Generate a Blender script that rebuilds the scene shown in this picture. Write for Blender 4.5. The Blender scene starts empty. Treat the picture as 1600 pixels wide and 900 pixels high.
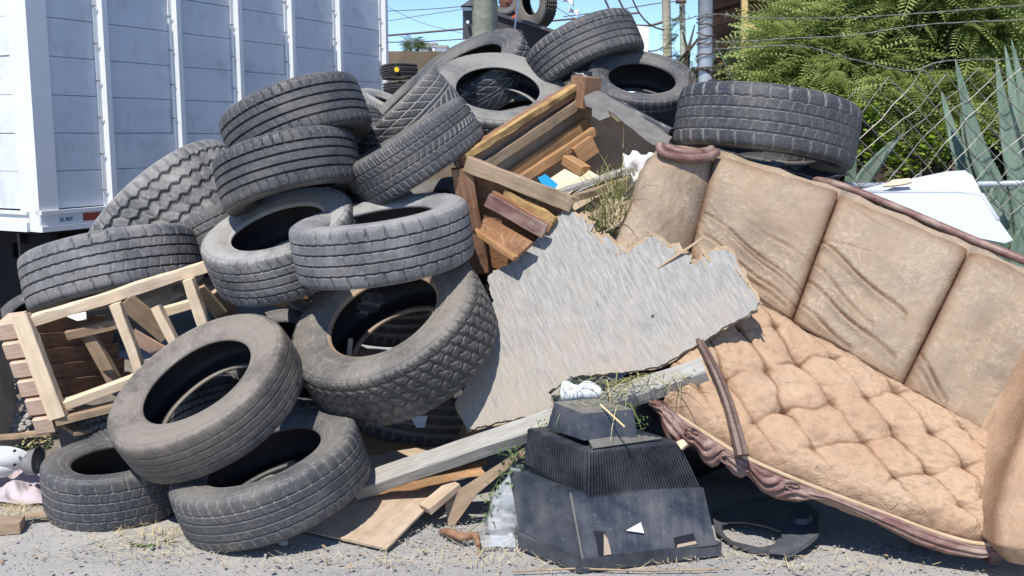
import bpy, math, random
import numpy as np
from mathutils import Matrix, Vector, noise as mnoise
random.seed(7); rng = np.random.default_rng(7)
SC = bpy.context.scene; COL = SC.collection; R = math.radians

# ------------------------------------------------------------------ camera, sky, sun, exposure
CH, PIT, FP = 1.6, R(8.5), 1600.0
cam = bpy.data.objects.new('camera', bpy.data.cameras.new('camera')); COL.objects.link(cam)
cam.data.lens = 36; cam.data.sensor_width = 36; cam.data.clip_end = 3000; cam.data.clip_start = .05
cam.location = (0, 0, CH); cam.rotation_euler = (R(90)-PIT, 0, 0); SC.camera = cam
AZ, EL = 23, 57           # sun: degrees left of straight behind the camera, elevation
sdir = Vector((-math.sin(R(AZ))*math.cos(R(EL)), -math.cos(R(AZ))*math.cos(R(EL)), math.sin(R(EL))))
W = bpy.data.worlds.new('World'); SC.world = W; W.use_nodes = True
wn = W.node_tree.nodes; bg = wn['Background']
sky = wn.new('ShaderNodeTexSky'); sky.sky_type = 'NISHITA'; sky.sun_disc = False
sky.sun_elevation = R(EL); sky.sun_rotation = math.atan2(sdir.x, sdir.y)
sky.air_density = .75; sky.dust_density = 0; sky.ozone_density = 6
W.node_tree.links.new(sky.outputs[0], bg.inputs[0]); bg.inputs[1].default_value = .15
sl = bpy.data.lights.new('sun', 'SUN'); sl.energy = 4.6; sl.angle = R(.5); sl.color = (1, .95, .87)
so = bpy.data.objects.new('sun', sl); COL.objects.link(so)
so.rotation_euler = sdir.to_track_quat('Z', 'Y').to_euler()
SC.view_settings.view_transform = 'Standard'; SC.view_settings.look = 'None'
SC.view_settings.exposure = .38; SC.view_settings.gamma = 1

# ------------------------------------------------------------------ helpers
def ray(x, y):
    a, b = (x-800)/FP, (450-y)/FP
    return Vector((a, math.cos(PIT)+b*math.sin(PIT), -math.sin(PIT)+b*math.cos(PIT)))
def at(x, y, Y):
    d = ray(x, y); return Vector((0, 0, CH)) + d*(Y/d.y)
def gd(x, y, z=0.):
    d = ray(x, y); return Vector((0, 0, CH)) + d*((z-CH)/d.z)
def onp(x, y, p, n):
    d = ray(x, y); o = Vector((0, 0, CH)); return o + d*((p-o).dot(n)/d.dot(n))
def plane3(a, b, c):
    n = (b-a).cross(c-a).normalized()
    if n.y > 0: n = -n
    return a, n
WM = {}
def tag(o, label, cat=None, group=None, kind=None):
    if label: o['label'] = label
    if cat: o['category'] = cat
    if group: o['group'] = group
    if kind: o['kind'] = kind
    return o
def thing(name, loc, label, cat, group=None):
    o = bpy.data.objects.new(name, None); COL.objects.link(o); o.location = loc
    o.empty_display_size = .1
    WM[o] = Matrix.Translation(Vector(loc)); return tag(o, label, cat, group)
def link(name, me, m=None, parent=None, M=None):
    o = bpy.data.objects.new(name, me); COL.objects.link(o)
    if m is not None and me is not None:
        me.materials.clear(); me.materials.append(m)
    M = M or Matrix.Identity(4); WM[o] = M
    if parent is not None:
        o.parent = parent; o.matrix_local = WM[parent].inverted() @ M
    else: o.matrix_local = M
    return o
def mesh(name, V, F, smooth=False):
    me = bpy.data.meshes.new(name); me.from_pydata([tuple(v) for v in V], [], [tuple(f) for f in F])
    me.update()
    if smooth: me.polygons.foreach_set('use_smooth', [True]*len(me.polygons))
    return me
def npmesh(name, V, Q, smooth=True):
    """V (n,3), Q (m,k) faces of one size"""
    V = np.asarray(V, np.float32); Q = np.asarray(Q, np.int32); me = bpy.data.meshes.new(name)
    me.vertices.add(len(V)); me.vertices.foreach_set('co', V.ravel())
    k = Q.shape[1]; me.loops.add(Q.size); me.loops.foreach_set('vertex_index', Q.ravel())
    me.polygons.add(len(Q)); me.polygons.foreach_set('loop_start', np.arange(0, Q.size, k, dtype=np.int32))
    me.update(calc_edges=True); me.polygons.foreach_set('use_smooth', np.full(len(Q), smooth)); me.validate()
    return me
class MB:
    def __init__(s): s.V = []; s.F = []
    def add(s, V, F):
        n = len(s.V); s.V += [Vector(v) for v in V]; s.F += [tuple(i+n for i in f) for f in F]; return s
    def box(s, x0, x1, y0, y1, z0, z1, M=None):
        V = [Vector((x, y, z)) for x in (x0, x1) for y in (y0, y1) for z in (z0, z1)]
        if M: V = [M @ v for v in V]
        return s.add(V, [(0,1,3,2),(4,6,7,5),(0,4,5,1),(2,3,7,6),(0,2,6,4),(1,5,7,3)])
    def tube(s, P, r, n=6, cap=True):
        P = [Vector(p) for p in P]; rs = r if isinstance(r, (list, tuple)) else [r]*len(P)
        V = []; F = []; up = None
        for i, p in enumerate(P):
            t = (P[min(i+1, len(P)-1)]-P[max(i-1, 0)])
            if t.length < 1e-9: t = Vector((0, 0, 1))
            t.normalize()
            if up is None: up = Vector((0, 0, 1)) if abs(t.z) < .9 else Vector((1, 0, 0))
            a = t.cross(up).normalized(); b = a.cross(t).normalized(); up = b
            for k in range(n):
                q = 2*math.pi*k/n; V.append(p+rs[i]*(math.cos(q)*a+math.sin(q)*b))
        for i in range(len(P)-1):
            for k in range(n):
                F.append((i*n+k, i*n+(k+1) % n, (i+1)*n+(k+1) % n, (i+1)*n+k))
        if cap: F += [tuple(range(n)), tuple(range((len(P)-1)*n, len(P)*n))[::-1]]
        return s.add(V, F)
    def mesh(s, name, smooth=False): return mesh(name, s.V, s.F, smooth)
def frameM(o, x, up):
    x = x.normalized(); y = up.cross(x)
    if y.length < 1e-6: y = Vector((0, 1, 0)).cross(x)
    y.normalize(); z = x.cross(y)
    return Matrix(((x.x, y.x, z.x, o.x), (x.y, y.y, z.y, o.y), (x.z, y.z, z.z, o.z), (0, 0, 0, 1)))
def fbm(p, sc=1., o=3):
    return mnoise.fractal(Vector(p)*sc, 1., 2., o)
def beam(name, p0, p1, w, h, m, parent=None, up=Vector((0, 0, 1)), rough=.0025, n=14, ragged=(0, 0), bend=0., twist=0.):
    """weathered timber: local x along the length, w across, h along 'up'"""
    p0, p1 = Vector(p0), Vector(p1); L = (p1-p0).length; M = frameM((p0+p1)/2, p1-p0, up)
    V = []; F = []; sd = rng.uniform(0, 99); c = .07*min(w, h)
    ring = []
    for (a, b) in ((-1,-1),(1,-1),(1,1),(-1,1)):
        ring += [(a*w/2-a*c*(a*b < 0), b*h/2-b*c*(a*b > 0)), (a*w/2-a*c*(a*b > 0), b*h/2-b*c*(a*b < 0))]
    for i in range(n+1):
        x = -L/2+L*i/n; k = 1
        for j, (y, z) in enumerate(ring):
            q = (x+sd, y*3, z*3)
            dx = 0
            if i == 0: dx = -ragged[0]*(.5+.5*math.sin(j*2.3+sd))
            if i == n: dx = ragged[1]*(.5+.5*math.sin(j*1.9+sd))
            zz = z+bend*(1-(2*i/n-1)**2)+rough*fbm((q[0]*2, q[1]*9, q[2]*9+5), 3)
            V.append((x+dx, y+rough*fbm((q[0]*2+9, q[1]*9, q[2]*9), 3), zz))
    for i in range(n):
        for j in range(8): F.append((i*8+j, i*8+(j+1) % 8, (i+1)*8+(j+1) % 8, (i+1)*8+j))
    F += [tuple(range(8))[::-1], tuple(range(n*8, n*8+8))]
    return link(name, mesh(name, V, F), m, parent, M)
def slab(name, P, n, th, m, parent=None, rough=0., smooth=False, jag=0., step=.03, xdir=None):
    """closed slab from a 3D outline P lying on a plane with normal n (towards the viewer)"""
    if jag:
        Q = []
        for i, p in enumerate(P):
            q = P[(i+1) % len(P)]; k = max(1, int((q-p).length/step))
            for j in range(k):
                t = p.lerp(q, j/k); Q.append(t+jag*Vector((rng.uniform(-1, 1), rng.uniform(-1, 1), rng.uniform(-1, 1))).cross(n))
        P = Q
    c = sum(P, Vector())/len(P); M = frameM(c, xdir or (P[1]-P[0]), n); Mi = M.inverted()
    L = [Mi @ p for p in P]; k = len(L)
    V = [(p.x, p.y, 0) for p in L]+[(p.x, p.y, -th) for p in L]
    F = [tuple(range(k)), tuple(range(k, 2*k))[::-1]]+[((i+1) % k, i, k+i, k+(i+1) % k) for i in range(k)]
    return link(name, mesh(name, V, F, smooth), m, parent, M)
def grid(nu, nv, f, name='g', thick=None, back=None, smooth=True):
    """patch f(u,v)->Vector; closed by offsetting the border back along 'back' (a vector)"""
    V = []; F = []
    for j in range(nv+1):
        for i in range(nu+1): V.append(f(i/nu, j/nv))
    for j in range(nv):
        for i in range(nu):
            a = j*(nu+1)+i; F.append((a, a+1, a+nu+2, a+nu+1))
    if back is not None:
        b = [i for i in range(nu+1)]+[(j)*(nu+1)+nu for j in range(1, nv+1)]+[nv*(nu+1)+i for i in range(nu-1, -1, -1)]+[j*(nu+1) for j in range(nv-1, 0, -1)]
        n0 = len(V); V += [V[i]+back for i in b]; k = len(b)
        F += [(b[(i+1) % k], b[i], n0+i, n0+(i+1) % k) for i in range(k)]
        F.append(tuple(range(n0, n0+k)))
    return mesh(name, V, F, smooth)
def interp(tab, t):
    t = min(max(t, 0), 1)*(len(tab)-1); i = min(int(t), len(tab)-2); f = t-i
    a, b = tab[i], tab[i+1]
    return a.lerp(b, f) if isinstance(a, Vector) else a+(b-a)*f
def cat(P, n=8):
    """catmull-rom through points"""
    P = [Vector(p) for p in P]; out = []
    for i in range(len(P)-1):
        a, b, c, d = P[max(i-1, 0)], P[i], P[i+1], P[min(i+2, len(P)-1)]
        for k in range(n):
            t = k/n; out.append(.5*((2*b)+(-a+c)*t+(2*a-5*b+4*c-d)*t*t+(-a+3*b-3*c+d)*t**3))
    out.append(P[-1]); return out
def scatter(name, TV, TF, Ms, m, parent=None, smooth=False):
    TV = np.asarray(TV, float); TF = np.asarray(TF); A = np.array([np.array(M) for M in Ms])
    V = np.einsum('nij,vj->nvi', A[:, :3, :3], TV)+A[:, None, :3, 3]
    F = (TF[None]+(np.arange(len(A))*len(TV))[:, None, None]).reshape(-1, TF.shape[1])
    return link(name, npmesh(name, V.reshape(-1, 3), F, smooth), m, parent)

# ------------------------------------------------------------------ materials
class NT:
    def __init__(s, name):
        s.m = bpy.data.materials.new(name); s.m.use_nodes = True; s.t = s.m.node_tree
        s.b = s.t.nodes['Principled BSDF']; s.o = s.t.nodes['Material Output']
    def n(s, ty, **k):
        x = s.t.nodes.new(ty)
        for a, v in k.items(): setattr(x, a, v)
        return x
    def l(s, a, b): s.t.links.new(a, b)
    def obj(s, scale=(1, 1, 1), uv=None, loc=(0, 0, 0)):
        c = s.n('ShaderNodeTexCoord'); mp = s.n('ShaderNodeMapping'); mp.inputs[3].default_value = scale; mp.inputs[1].default_value = loc
        s.l(c.outputs['Object'], mp.inputs[0]); return mp.outputs[0]
    def noise(s, co, scale, det=4, rough=.6, dist=0):
        x = s.n('ShaderNodeTexNoise'); x.inputs['Scale'].default_value = scale; x.inputs['Detail'].default_value = det
        x.inputs['Roughness'].default_value = rough; x.inputs['Distortion'].default_value = dist
        if co: s.l(co, x.inputs['Vector'])
        return x.outputs['Fac']
    def ramp(s, f, stops):
        x = s.n('ShaderNodeValToRGB'); e = x.color_ramp.elements
        while len(e) < len(stops): e.new(.5)
        for i, (p, c) in enumerate(stops):
            e[i].position = p; e[i].color = (*((c,)*3 if isinstance(c, (int, float)) else c), 1)
        s.l(f, x.inputs[0]); return x.outputs[0]
    def mix(s, f, a, b, mode='MIX'):
        x = s.n('ShaderNodeMix', data_type='RGBA', blend_type=mode)
        for v, i in ((f, 0), (a, 6), (b, 7)):
            if isinstance(v, (int, float)) and i == 0: x.inputs[0].default_value = v
            elif isinstance(v, (tuple, list)): x.inputs[i].default_value = (*v, 1)
            else: s.l(v, x.inputs[i])
        return x.outputs[2]
    def math(s, op, a, b=None, clamp=False):
        x = s.n('ShaderNodeMath', operation=op, use_clamp=clamp)
        for v, i in ((a, 0), (b, 1)):
            if v is None: continue
            if isinstance(v, (int, float)): x.inputs[i].default_value = v
            else: s.l(v, x.inputs[i])
        return x.outputs[0]
    def attr(s, name): return s.n('ShaderNodeAttribute', attribute_name=name).outputs['Fac']
    def bump(s, h, st=.3, d=.01):
        x = s.n('ShaderNodeBump'); x.inputs['Strength'].default_value = st; x.inputs['Distance'].default_value = d
        s.l(h, x.inputs['Height']); s.l(x.outputs[0], s.b.inputs['Normal']); return s
    def done(s, col, rough=.7, spec=.4, metal=0.):
        if isinstance(col, (tuple, list)): s.b.inputs['Base Color'].default_value = (*col, 1)
        else: s.l(col, s.b.inputs['Base Color'])
        if isinstance(rough, (int, float)): s.b.inputs['Roughness'].default_value = rough
        else: s.l(rough, s.b.inputs['Roughness'])
        s.b.inputs['Specular IOR Level'].default_value = spec; s.b.inputs['Metallic'].default_value = metal
        return s.m
def rubber(name, base=(.026, .028, .032), dust=(.15, .142, .128), amt=.5, gdust_shade=.6, rough=.6, spec=.5, bead=None):
    """gdust > 0: pale dust packed in the grooves, < 0: grooves painted near black for shade"""
    g = NT(name); co = g.obj(); n1 = g.noise(co, 5, 5, .62); n2 = g.noise(co, 42, 4, .7); n3 = g.noise(co, 1.9, 2)
    f = g.math('MULTIPLY', g.ramp(n1, [(.36, 0), (.7, 1)]), amt)
    f = g.math('ADD', f, g.math('MULTIPLY', g.ramp(n2, [(.5, 0), (.75, 1)]), amt*.6))
    sd = g.math('MULTIPLY', g.attr('side'), g.ramp(n3, [(.3, .15), (.62, .8)]))
    f = g.math('ADD', f, g.math('MULTIPLY', sd, amt*1.1), clamp=True)
    c = g.mix(f, base, dust)
    gm = g.math('MULTIPLY', g.attr('groove'), g.ramp(n3, [(.3, .45), (.6, 1)]))
    c = g.mix(g.math('MULTIPLY', gm, abs(gdust_shade), True), c, (.30, .29, .27) if gdust_shade > 0 else (.006, .0065, .008))  # negative values: near-black colour stands in for shade inside the grooves
    # embossed rings of the side wear pale, scuffs
    c = g.mix(g.math('MULTIPLY', g.attr('ring'), g.ramp(n1, [(.4, .0), (.6, .55)])), c, (.22, .215, .20))
    sc = g.ramp(g.noise(g.obj((3, 3, 20)), 9, 5, .8, .8), [(.57, 0), (.63, 1)])
    c = g.mix(g.math('MULTIPLY', sc, .45), c, (.27, .265, .25))
    sk = g.ramp(g.noise(co, 85, 3, .8), [(.60, 0), (.68, 1)]); c = g.mix(g.math('MULTIPLY', sk, .35), c, (.30, .29, .27))
    mud = g.math('MULTIPLY', g.ramp(g.noise(co, 3.1, 6, .7), [(.54, 0), (.66, 1)]), g.ramp(g.noise(co, 22, 4, .7), [(.35, .3), (.6, 1)])); c = g.mix(g.math('MULTIPLY', mud, amt*.6, True), c, (.25, .215, .17))
    st = g.ramp(g.noise(co, 13, 5, .75), [(.60, 0), (.66, 1)]); c = g.mix(g.math('MULTIPLY', st, .3), c, (.012, .012, .014))
    if bead: c = g.mix(g.math('MULTIPLY', g.attr('bead'), g.ramp(n1, [(.3, .35), (.55, 1)])), c, bead)
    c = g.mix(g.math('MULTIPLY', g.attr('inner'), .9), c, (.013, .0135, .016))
    g.bump(g.math('ADD', n2, g.math('MULTIPLY', n1, .6)), .6, .004)
    return g.done(c, g.ramp(n1, [(.2, rough-.14), (.8, rough+.16)]), spec)
def wood(name, a, b, gs=1., rough=.8, bumpd=.003, dirt=None, dirtc=(.1, .08, .06), spec=.2):
    g = NT(name); co = g.obj((2.2*gs, 26*gs, 26*gs)); n = g.noise(co, 2.2, 6, .65, .35); n2 = g.noise(g.obj(), 9, 4, .6)
    c = g.ramp(n, [(.3, a), (.68, b)])
    if dirt: c = g.mix(g.math('MULTIPLY', g.ramp(n2, [(.45, 0), (.7, 1)]), dirt), c, dirtc)
    kn = g.ramp(g.noise(co, 5, 2, .5), [(.7, 0), (.78, 1)]); c = g.mix(g.math('MULTIPLY', kn, .35), c, tuple(x*.35 for x in a))
    g.bump(n, .7, bumpd); return g.done(c, rough, spec)
def paint(name, a, b=None, sc=6, rough=.5, spec=.4, bd=.0, dirt=0, dirtc=(.2, .16, .12), metal=0, bs=30):
    g = NT(name); co = g.obj(); n = g.noise(co, sc, 5, .6); c = g.ramp(n, [(.3, a), (.7, b or a)])
    if dirt: c = g.mix(g.math('MULTIPLY', g.ramp(g.noise(co, sc*3, 6, .7), [(.52, 0), (.72, 1)]), dirt), c, dirtc)
    if bd: g.bump(g.noise(co, bs, 5, .65), .5, bd)
    return g.done(c, rough, spec, metal)

M = {}
M['rub'] = rubber('rubber_dusty', base=(.045, .047, .053), amt=.5, gdust_shade=-.8)
M['rub_dark'] = rubber('rubber_dark', base=(.027, .031, .041), amt=.36, gdust_shade=1.)
M['rub_groove'] = rubber('rubber_dark_grooved', base=(.036, .040, .049), amt=.55, gdust_shade=-.9)
M['rub_lines'] = rubber('rubber_dusty_lines', base=(.034, .037, .045), amt=.55, gdust_shade=.8)
M['rub_pale'] = rubber('rubber_chalky', base=(.055, .056, .06), amt=.95, gdust_shade=-.6, dust=(.30, .292, .275), bead=(.45, .43, .39))
M['rub_brown'] = rubber('rubber_brown_dust', base=(.050, .048, .047), amt=.8, gdust_shade=-.6, dust=(.20, .17, .14))
M['rub_rust'] = rubber('rubber_rusty_bead', base=(.045, .044, .045), amt=.6, gdust_shade=-.5, dust=(.19, .17, .145), bead=(.34, .235, .15))
M['rub_mid'] = rubber('rubber_mid_dust', base=(.055, .056, .058), amt=.85, gdust_shade=-.6, dust=(.21, .203, .188), bead=(.25, .24, .22))
M['rub_grey'] = rubber('rubber_grey', base=(.095, .096, .10), amt=.8, gdust_shade=-.8, dust=(.27, .265, .26))
M['whitepaint'] = paint('white_vehicle_paint', (.72, .73, .74), (.64, .66, .68), 3, .42, .4, .001, .10, (.45, .38, .3))
M['plankpaint'] = paint('white_painted_planks', (.70, .72, .76), (.55, .585, .63), 1.6, .5, .35, .003, .45, (.33, .33, .33), bs=14)
M['black'] = paint('black_underbody', (.012, .012, .014), (.02, .02, .022), 4, .8, .2)
M['red_reflector'] = paint('red_reflector', (.32, .015, .012), (.22, .02, .015), 40, .25, .6)
M['ink'] = paint('black_ink', (.01, .01, .015)); M['sticker'] = paint('pale_sticker', (.55, .62, .7))
M['pine'] = wood('pale_pine', (.60, .45, .30), (.74, .60, .44), 1., dirt=.15)
M['pine_red'] = wood('reddish_softwood', (.38, .24, .175), (.50, .345, .26), 1., dirt=.3)
M['pine_pink'] = wood('pinkish_softwood', (.50, .345, .25), (.62, .46, .355), 1., dirt=.25)
M['pine_dark'] = wood('dirty_softwood', (.25, .175, .115), (.39, .29, .20), 1., dirt=.4)
M['grey_wood'] = wood('silvered_grey_wood', (.25, .24, .215), (.42, .405, .375), 1., dirt=.35, dirtc=(.2, .17, .13))
M['orange_wood'] = wood('orange_brown_wood', (.30, .155, .07), (.46, .27, .135), 1., dirt=.3, dirtc=(.12, .07, .04))
M['yellow_foam'] = wood('yellow_ochre_foam', (.36, .225, .09), (.50, .34, .15), 2., dirt=.8, dirtc=(.17, .085, .045))
M['brown_wood'] = wood('weathered_brown_wood', (.18, .09, .052), (.34, .20, .125), 1., dirt=.4)
M['mahog'] = wood('worn_purple_brown_wood', (.095, .040, .034), (.23, .125, .105), .9, .5, .003, .8, (.34, .26, .21), .45)
M['dark_mahog'] = wood('dark_brown_moulding', (.06, .032, .025), (.13, .075, .058), 1., .5, .002, .3, (.25, .18, .14), .4)
M['board_in'] = paint('grey_brown_fibreboard', (.33, .26, .195), (.44, .365, .285), 5, .9, .1, .002, .4, (.12, .09, .06))
M['ply_brown'] = wood('tan_plywood', (.37, .27, .185), (.50, .40, .30), .6, dirt=.35)
M['blue'] = paint('bright_blue_plastic', (.02, .27, .62), (.03, .34, .7), 5, .4)
M['galv'] = paint('galvanised_steel', (.42, .46, .50), (.56, .59, .62), 20, .5, .5, .001, .25, (.3, .26, .22), metal=.45)
M['wire'] = paint('weathered_wire', (.28, .275, .25), (.20, .175, .15), 30, .5, .5, metal=.4)
M['rustwire'] = paint('dark_rusty_wire', (.05, .035, .03), (.12, .08, .06), 30, .6, .4)
M['yellow'] = paint('cream_yellow_paint', (.70, .52, .24), (.62, .45, .2), 9, .6, .3, 0, .3, (.4, .2, .08))
M['concrete'] = paint('rough_concrete', (.27, .255, .23), (.42, .40, .37), 6, .9, .2, .01, .3, (.2, .17, .14))
M['tanpole'] = wood('sun_bleached_pole', (.50, .42, .30), (.62, .54, .41), .5)
M['pole'] = wood('greenish_grey_pole', (.25, .27, .20), (.46, .46, .36), .45, dirt=.25, bumpd=.008)
M['pale'] = paint('white_sheet_plastic', (.80, .81, .82), (.74, .75, .77), 4, .45, .4, 0, .12, (.3, .25, .2))
M['rearhouse'] = paint('dirty_white_plastic', (.42, .44, .43), (.52, .53, .52), 8, .6, .3, 0, .5, (.2, .17, .14))
M['panelwhite'] = paint('glossy_white_panel', (.52, .55, .59), (.46, .49, .53), 2, .35, .5, .001, .10, (.4, .3, .22), bs=5)
M['cloth'] = paint('dusty_pink_cloth', (.36, .29, .30), (.48, .42, .44), 4, .95, .1, .004, .3, (.3, .22, .2), bs=40)
M['orange'] = paint('orange_fabric', (.85, .17, .03), (.7, .12, .02), 8, .8, .2, .002)
M['skin'] = paint('skin', (.13, .06, .04), (.17, .08, .055), 8, .6, .3); M['hair'] = paint('hair', (.02, .015, .012))
M['stone'] = paint('pale_pebble', (.24, .23, .21), (.46, .44, .40), 30, .9, .2)
M['straw'] = paint('dry_straw', (.52, .42, .22), (.66, .55, .34), 9, .9, .1)
M['darkbin'] = paint('charcoal_plastic', (.05, .055, .065), (.085, .09, .10), 5, .5, .5, 0, .3, (.25, .24, .22))
M['rustwall'] = paint('brown_rendered_wall', (.11, .085, .06), (.19, .145, .10), 3, .95, .1)
M['roofbrown'] = paint('brown_corrugated_roof', (.10, .075, .062), (.15, .11, .09), 3, .85, .2)
M['darkwall'] = paint('dark_rusted_steel', (.045, .038, .042), (.075, .06, .062), 3, .7, .3, .002)
M['dirt'] = paint('loose_grey_brown_dirt', (.16, .14, .115), (.30, .265, .22), 5, .95, .1, .02, .4, (.1, .08, .06))
M['blackfabric'] = paint('black_sheeting', (.012, .012, .015), (.03, .03, .035), 6, .35, .5, .004)
def leafmat(name, a, b, sc=3., tr=.25):
    g = NT(name); c = g.ramp(g.noise(g.obj(), sc, 4, .7), [(.3, a), (.7, b)])
    g.b.inputs['Transmission Weight'].default_value = 0
    d = g.n('ShaderNodeBsdfTranslucent'); g.l(c, d.inputs[0]); mx = g.n('ShaderNodeMixShader'); mx.inputs[0].default_value = tr
    g.l(g.b.outputs[0], mx.inputs[1]); g.l(d.outputs[0], mx.inputs[2]); g.l(mx.outputs[0], g.o.inputs[0])
    return g.done(c, .5, .4)
M['leaf'] = leafmat('acacia_leaf', (.15, .21, .055), (.38, .46, .15), 3.2, .4)
M['leaf_new'] = leafmat('acacia_new_growth', (.30, .38, .10), (.50, .56, .22), 4, .45)
M['leaf2'] = leafmat('bright_shrub_leaf', (.14, .24, .02), (.24, .34, .04), 6)
M['leaf3'] = leafmat('dull_shrub_leaf', (.08, .14, .05), (.15, .21, .08), 4)
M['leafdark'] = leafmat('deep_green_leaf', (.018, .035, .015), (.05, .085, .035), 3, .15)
M['grass'] = leafmat('fading_grass', (.15, .22, .05), (.36, .37, .15), 12)
M['grassdry'] = leafmat('dry_grass', (.42, .36, .18), (.55, .48, .28), 12)
g = NT('blue_green_agave'); st_ = g.noise(g.obj((30, 30, 3)), 1.5, 5, .7, .3)
c = g.ramp(st_, [(.3, (.115, .18, .13)), (.55, (.18, .255, .185)), (.75, (.28, .36, .28))])
c = g.mix(g.math('MULTIPLY', g.ramp(g.noise(g.obj(), 9, 6, .75), [(.60, 0), (.68, 1)]), .6), c, (.26, .19, .11))
c = g.mix(g.math('MULTIPLY', g.ramp(g.noise(g.obj(), 3.5, 5, .7), [(.45, 0), (.7, 1)]), .35), c, (.33, .38, .33))
g.bump(st_, .5, .004); M['agave'] = g.done(c, .55, .35)
M['bark'] = paint('dark_bark', (.06, .045, .035), (.11, .085, .065), 12, .95, .1, .01)

# asphalt
g = NT('dusty_asphalt'); co = g.obj(); n1 = g.noise(co, .9, 5, .6); n2 = g.noise(co, 60, 5, .75); n3 = g.noise(co, 7, 6, .7)
c = g.ramp(n1, [(.3, (.27, .262, .25)), (.7, (.36, .348, .332))])
c = g.mix(g.math('MULTIPLY', g.ramp(n3, [(.5, 0), (.72, 1)]), .6), c, (.44, .40, .34))
v = g.n('ShaderNodeTexVoronoi'); v.inputs['Scale'].default_value = 75; g.l(co, v.inputs['Vector'])
c = g.mix(g.math('MULTIPLY', g.ramp(v.outputs['Distance'], [(.25, 1), (.5, 0)]), .4), c, (.42, .41, .39))
c = g.mix(g.math('MULTIPLY', g.ramp(n2, [(.28, 1), (.42, 0)]), .7), c, (.09, .085, .08))
g.bump(g.math('ADD', n2, g.math('MULTIPLY', n3, 2.)), .8, .006); M['asphalt'] = g.done(c, .92, .2)

# sofa damask
def fabric(name, a, b, line, stain, amt=1., pat_amt=.5):
    g = NT(name); co = g.obj()
    n = g.noise(co, 9.5, 3, .55, 1.8)
    w = g.math('ABSOLUTE', g.math('SUBTRACT', g.math('FRACT', g.math('MULTIPLY', n, 6.)), .5))
    ln = g.ramp(w, [(.04, 1), (.20, .25), (.34, 0)]); msk = g.ramp(g.noise(co, 5.2, 4, .65), [(.42, 0), (.58, 1)])
    big = g.noise(co, 2.6, 6, .65)
    c = g.ramp(big, [(.32, a), (.66, b)])
    pat = g.math('MULTIPLY', ln, msk)
    c = g.mix(g.math('MULTIPLY', pat, pat_amt), c, line)
    c = g.mix(g.math('MULTIPLY', g.ramp(g.noise(co, 4.4, 7, .72, .5), [(.48, 0), (.66, 1)]), .55*amt), c, stain)
    c = g.mix(g.math('MULTIPLY', g.ramp(g.noise(co, 2.2, 7, .75, .3), [(.54, 0), (.68, 1)]), .45*amt), c, tuple(x*.62 for x in stain))
    c = g.mix(g.math('MULTIPLY', g.ramp(g.noise(co, 46, 5, .75), [(.5, 0), (.72, 1)]), .30), c, tuple(x*.55 for x in a))
    cr = g.math('MULTIPLY', g.attr('crease'), g.ramp(g.noise(co, 8, 4, .7), [(.25, .5), (.6, 1)])); c = g.mix(g.math('MULTIPLY', cr, .85, True), c, (.15, .068, .033))  # brown dirt plus painted shade along folds, seams and the arm edge
    g.bump(g.math('ADD', g.math('MULTIPLY', pat, .6), g.math('ADD', g.math('MULTIPLY', g.noise(co, 210, 2, .6), .8), g.math('MULTIPLY', g.noise(co, 17, 6, .7, 1.2), 1.8))), .6, .005)
    return g.done(c, .88, .12)
M['seat'] = fabric('tan_seat_velour', (.415, .265, .170), (.465, .325, .218), (.52, .40, .29), (.31, .21, .14), 1.1, .45)
M['back'] = fabric('taupe_back_damask', (.295, .215, .150), (.365, .282, .207), (.48, .39, .295), (.24, .20, .155), 1., .6)
M['brocade'] = fabric('brown_brocade', (.22, .105, .055), (.34, .18, .095), (.56, .36, .22), (.15, .08, .05))
M['piping'] = paint('cream_piping', (.40, .29, .18), (.50, .38, .26), 12, .85, .1)

GY = 1
# plywood silver face
g = NT('weathered_plywood_face'); gr = g.noise(g.obj((5, 40, 20)), 1.9, 8, .78, .25); big = g.noise(g.obj((1.4, 1.4, 1)), 4.2, 6, .68, .3); fine = g.noise(g.obj((16, 130, 20)), 2.2, 4, .75, .2)
c = g.ramp(gr, [(.30, (.19, .18, .165)), (.48, (.305, .295, .28)), (.70, (.45, .437, .415))])
sp = g.n('ShaderNodeSeparateXYZ'); tcn = g.n('ShaderNodeTexCoord'); g.l(tcn.outputs['Object'], sp.inputs[0])
wm = g.math('ADD', g.math('MULTIPLY', sp.outputs[0], .55), g.math('ADD', g.math('MULTIPLY', sp.outputs[1], -.30 if GY > 0 else .30), big))
c = g.mix(g.math('MULTIPLY', g.ramp(wm, [(.40, 0), (.80, 1)]), .75), c, (.40, .335, .265))
c = g.mix(g.math('MULTIPLY', g.ramp(g.noise(g.obj((9, 60, 20)), 1.4, 5, .7), [(.62, 0), (.66, 1)]), .5), c, (.52, .47, .39))
c = g.mix(g.math('MULTIPLY', g.ramp(fine, [(.33, 1), (.42, 0)]), .4), c, (.17, .155, .14))
c = g.mix(g.math('MULTIPLY', g.ramp(fine, [(.60, 0), (.70, 1)]), .3), c, (.55, .53, .49))
g.bump(g.math('ADD', gr, fine), .7, .004); c = g.mix(g.math('MULTIPLY', g.ramp(g.noise(g.obj((1.5, 3, 1)), 5, 7, .75, .5), [(.56, 0), (.70, 1)]), .5), c, (.17, .155, .14)); M['plyface'] = g.done(c, .9, .1)
M['plyedge'] = wood('torn_plywood_edge', (.34, .235, .145), (.52, .405, .275), 2., dirt=.4, bumpd=.01)
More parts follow.
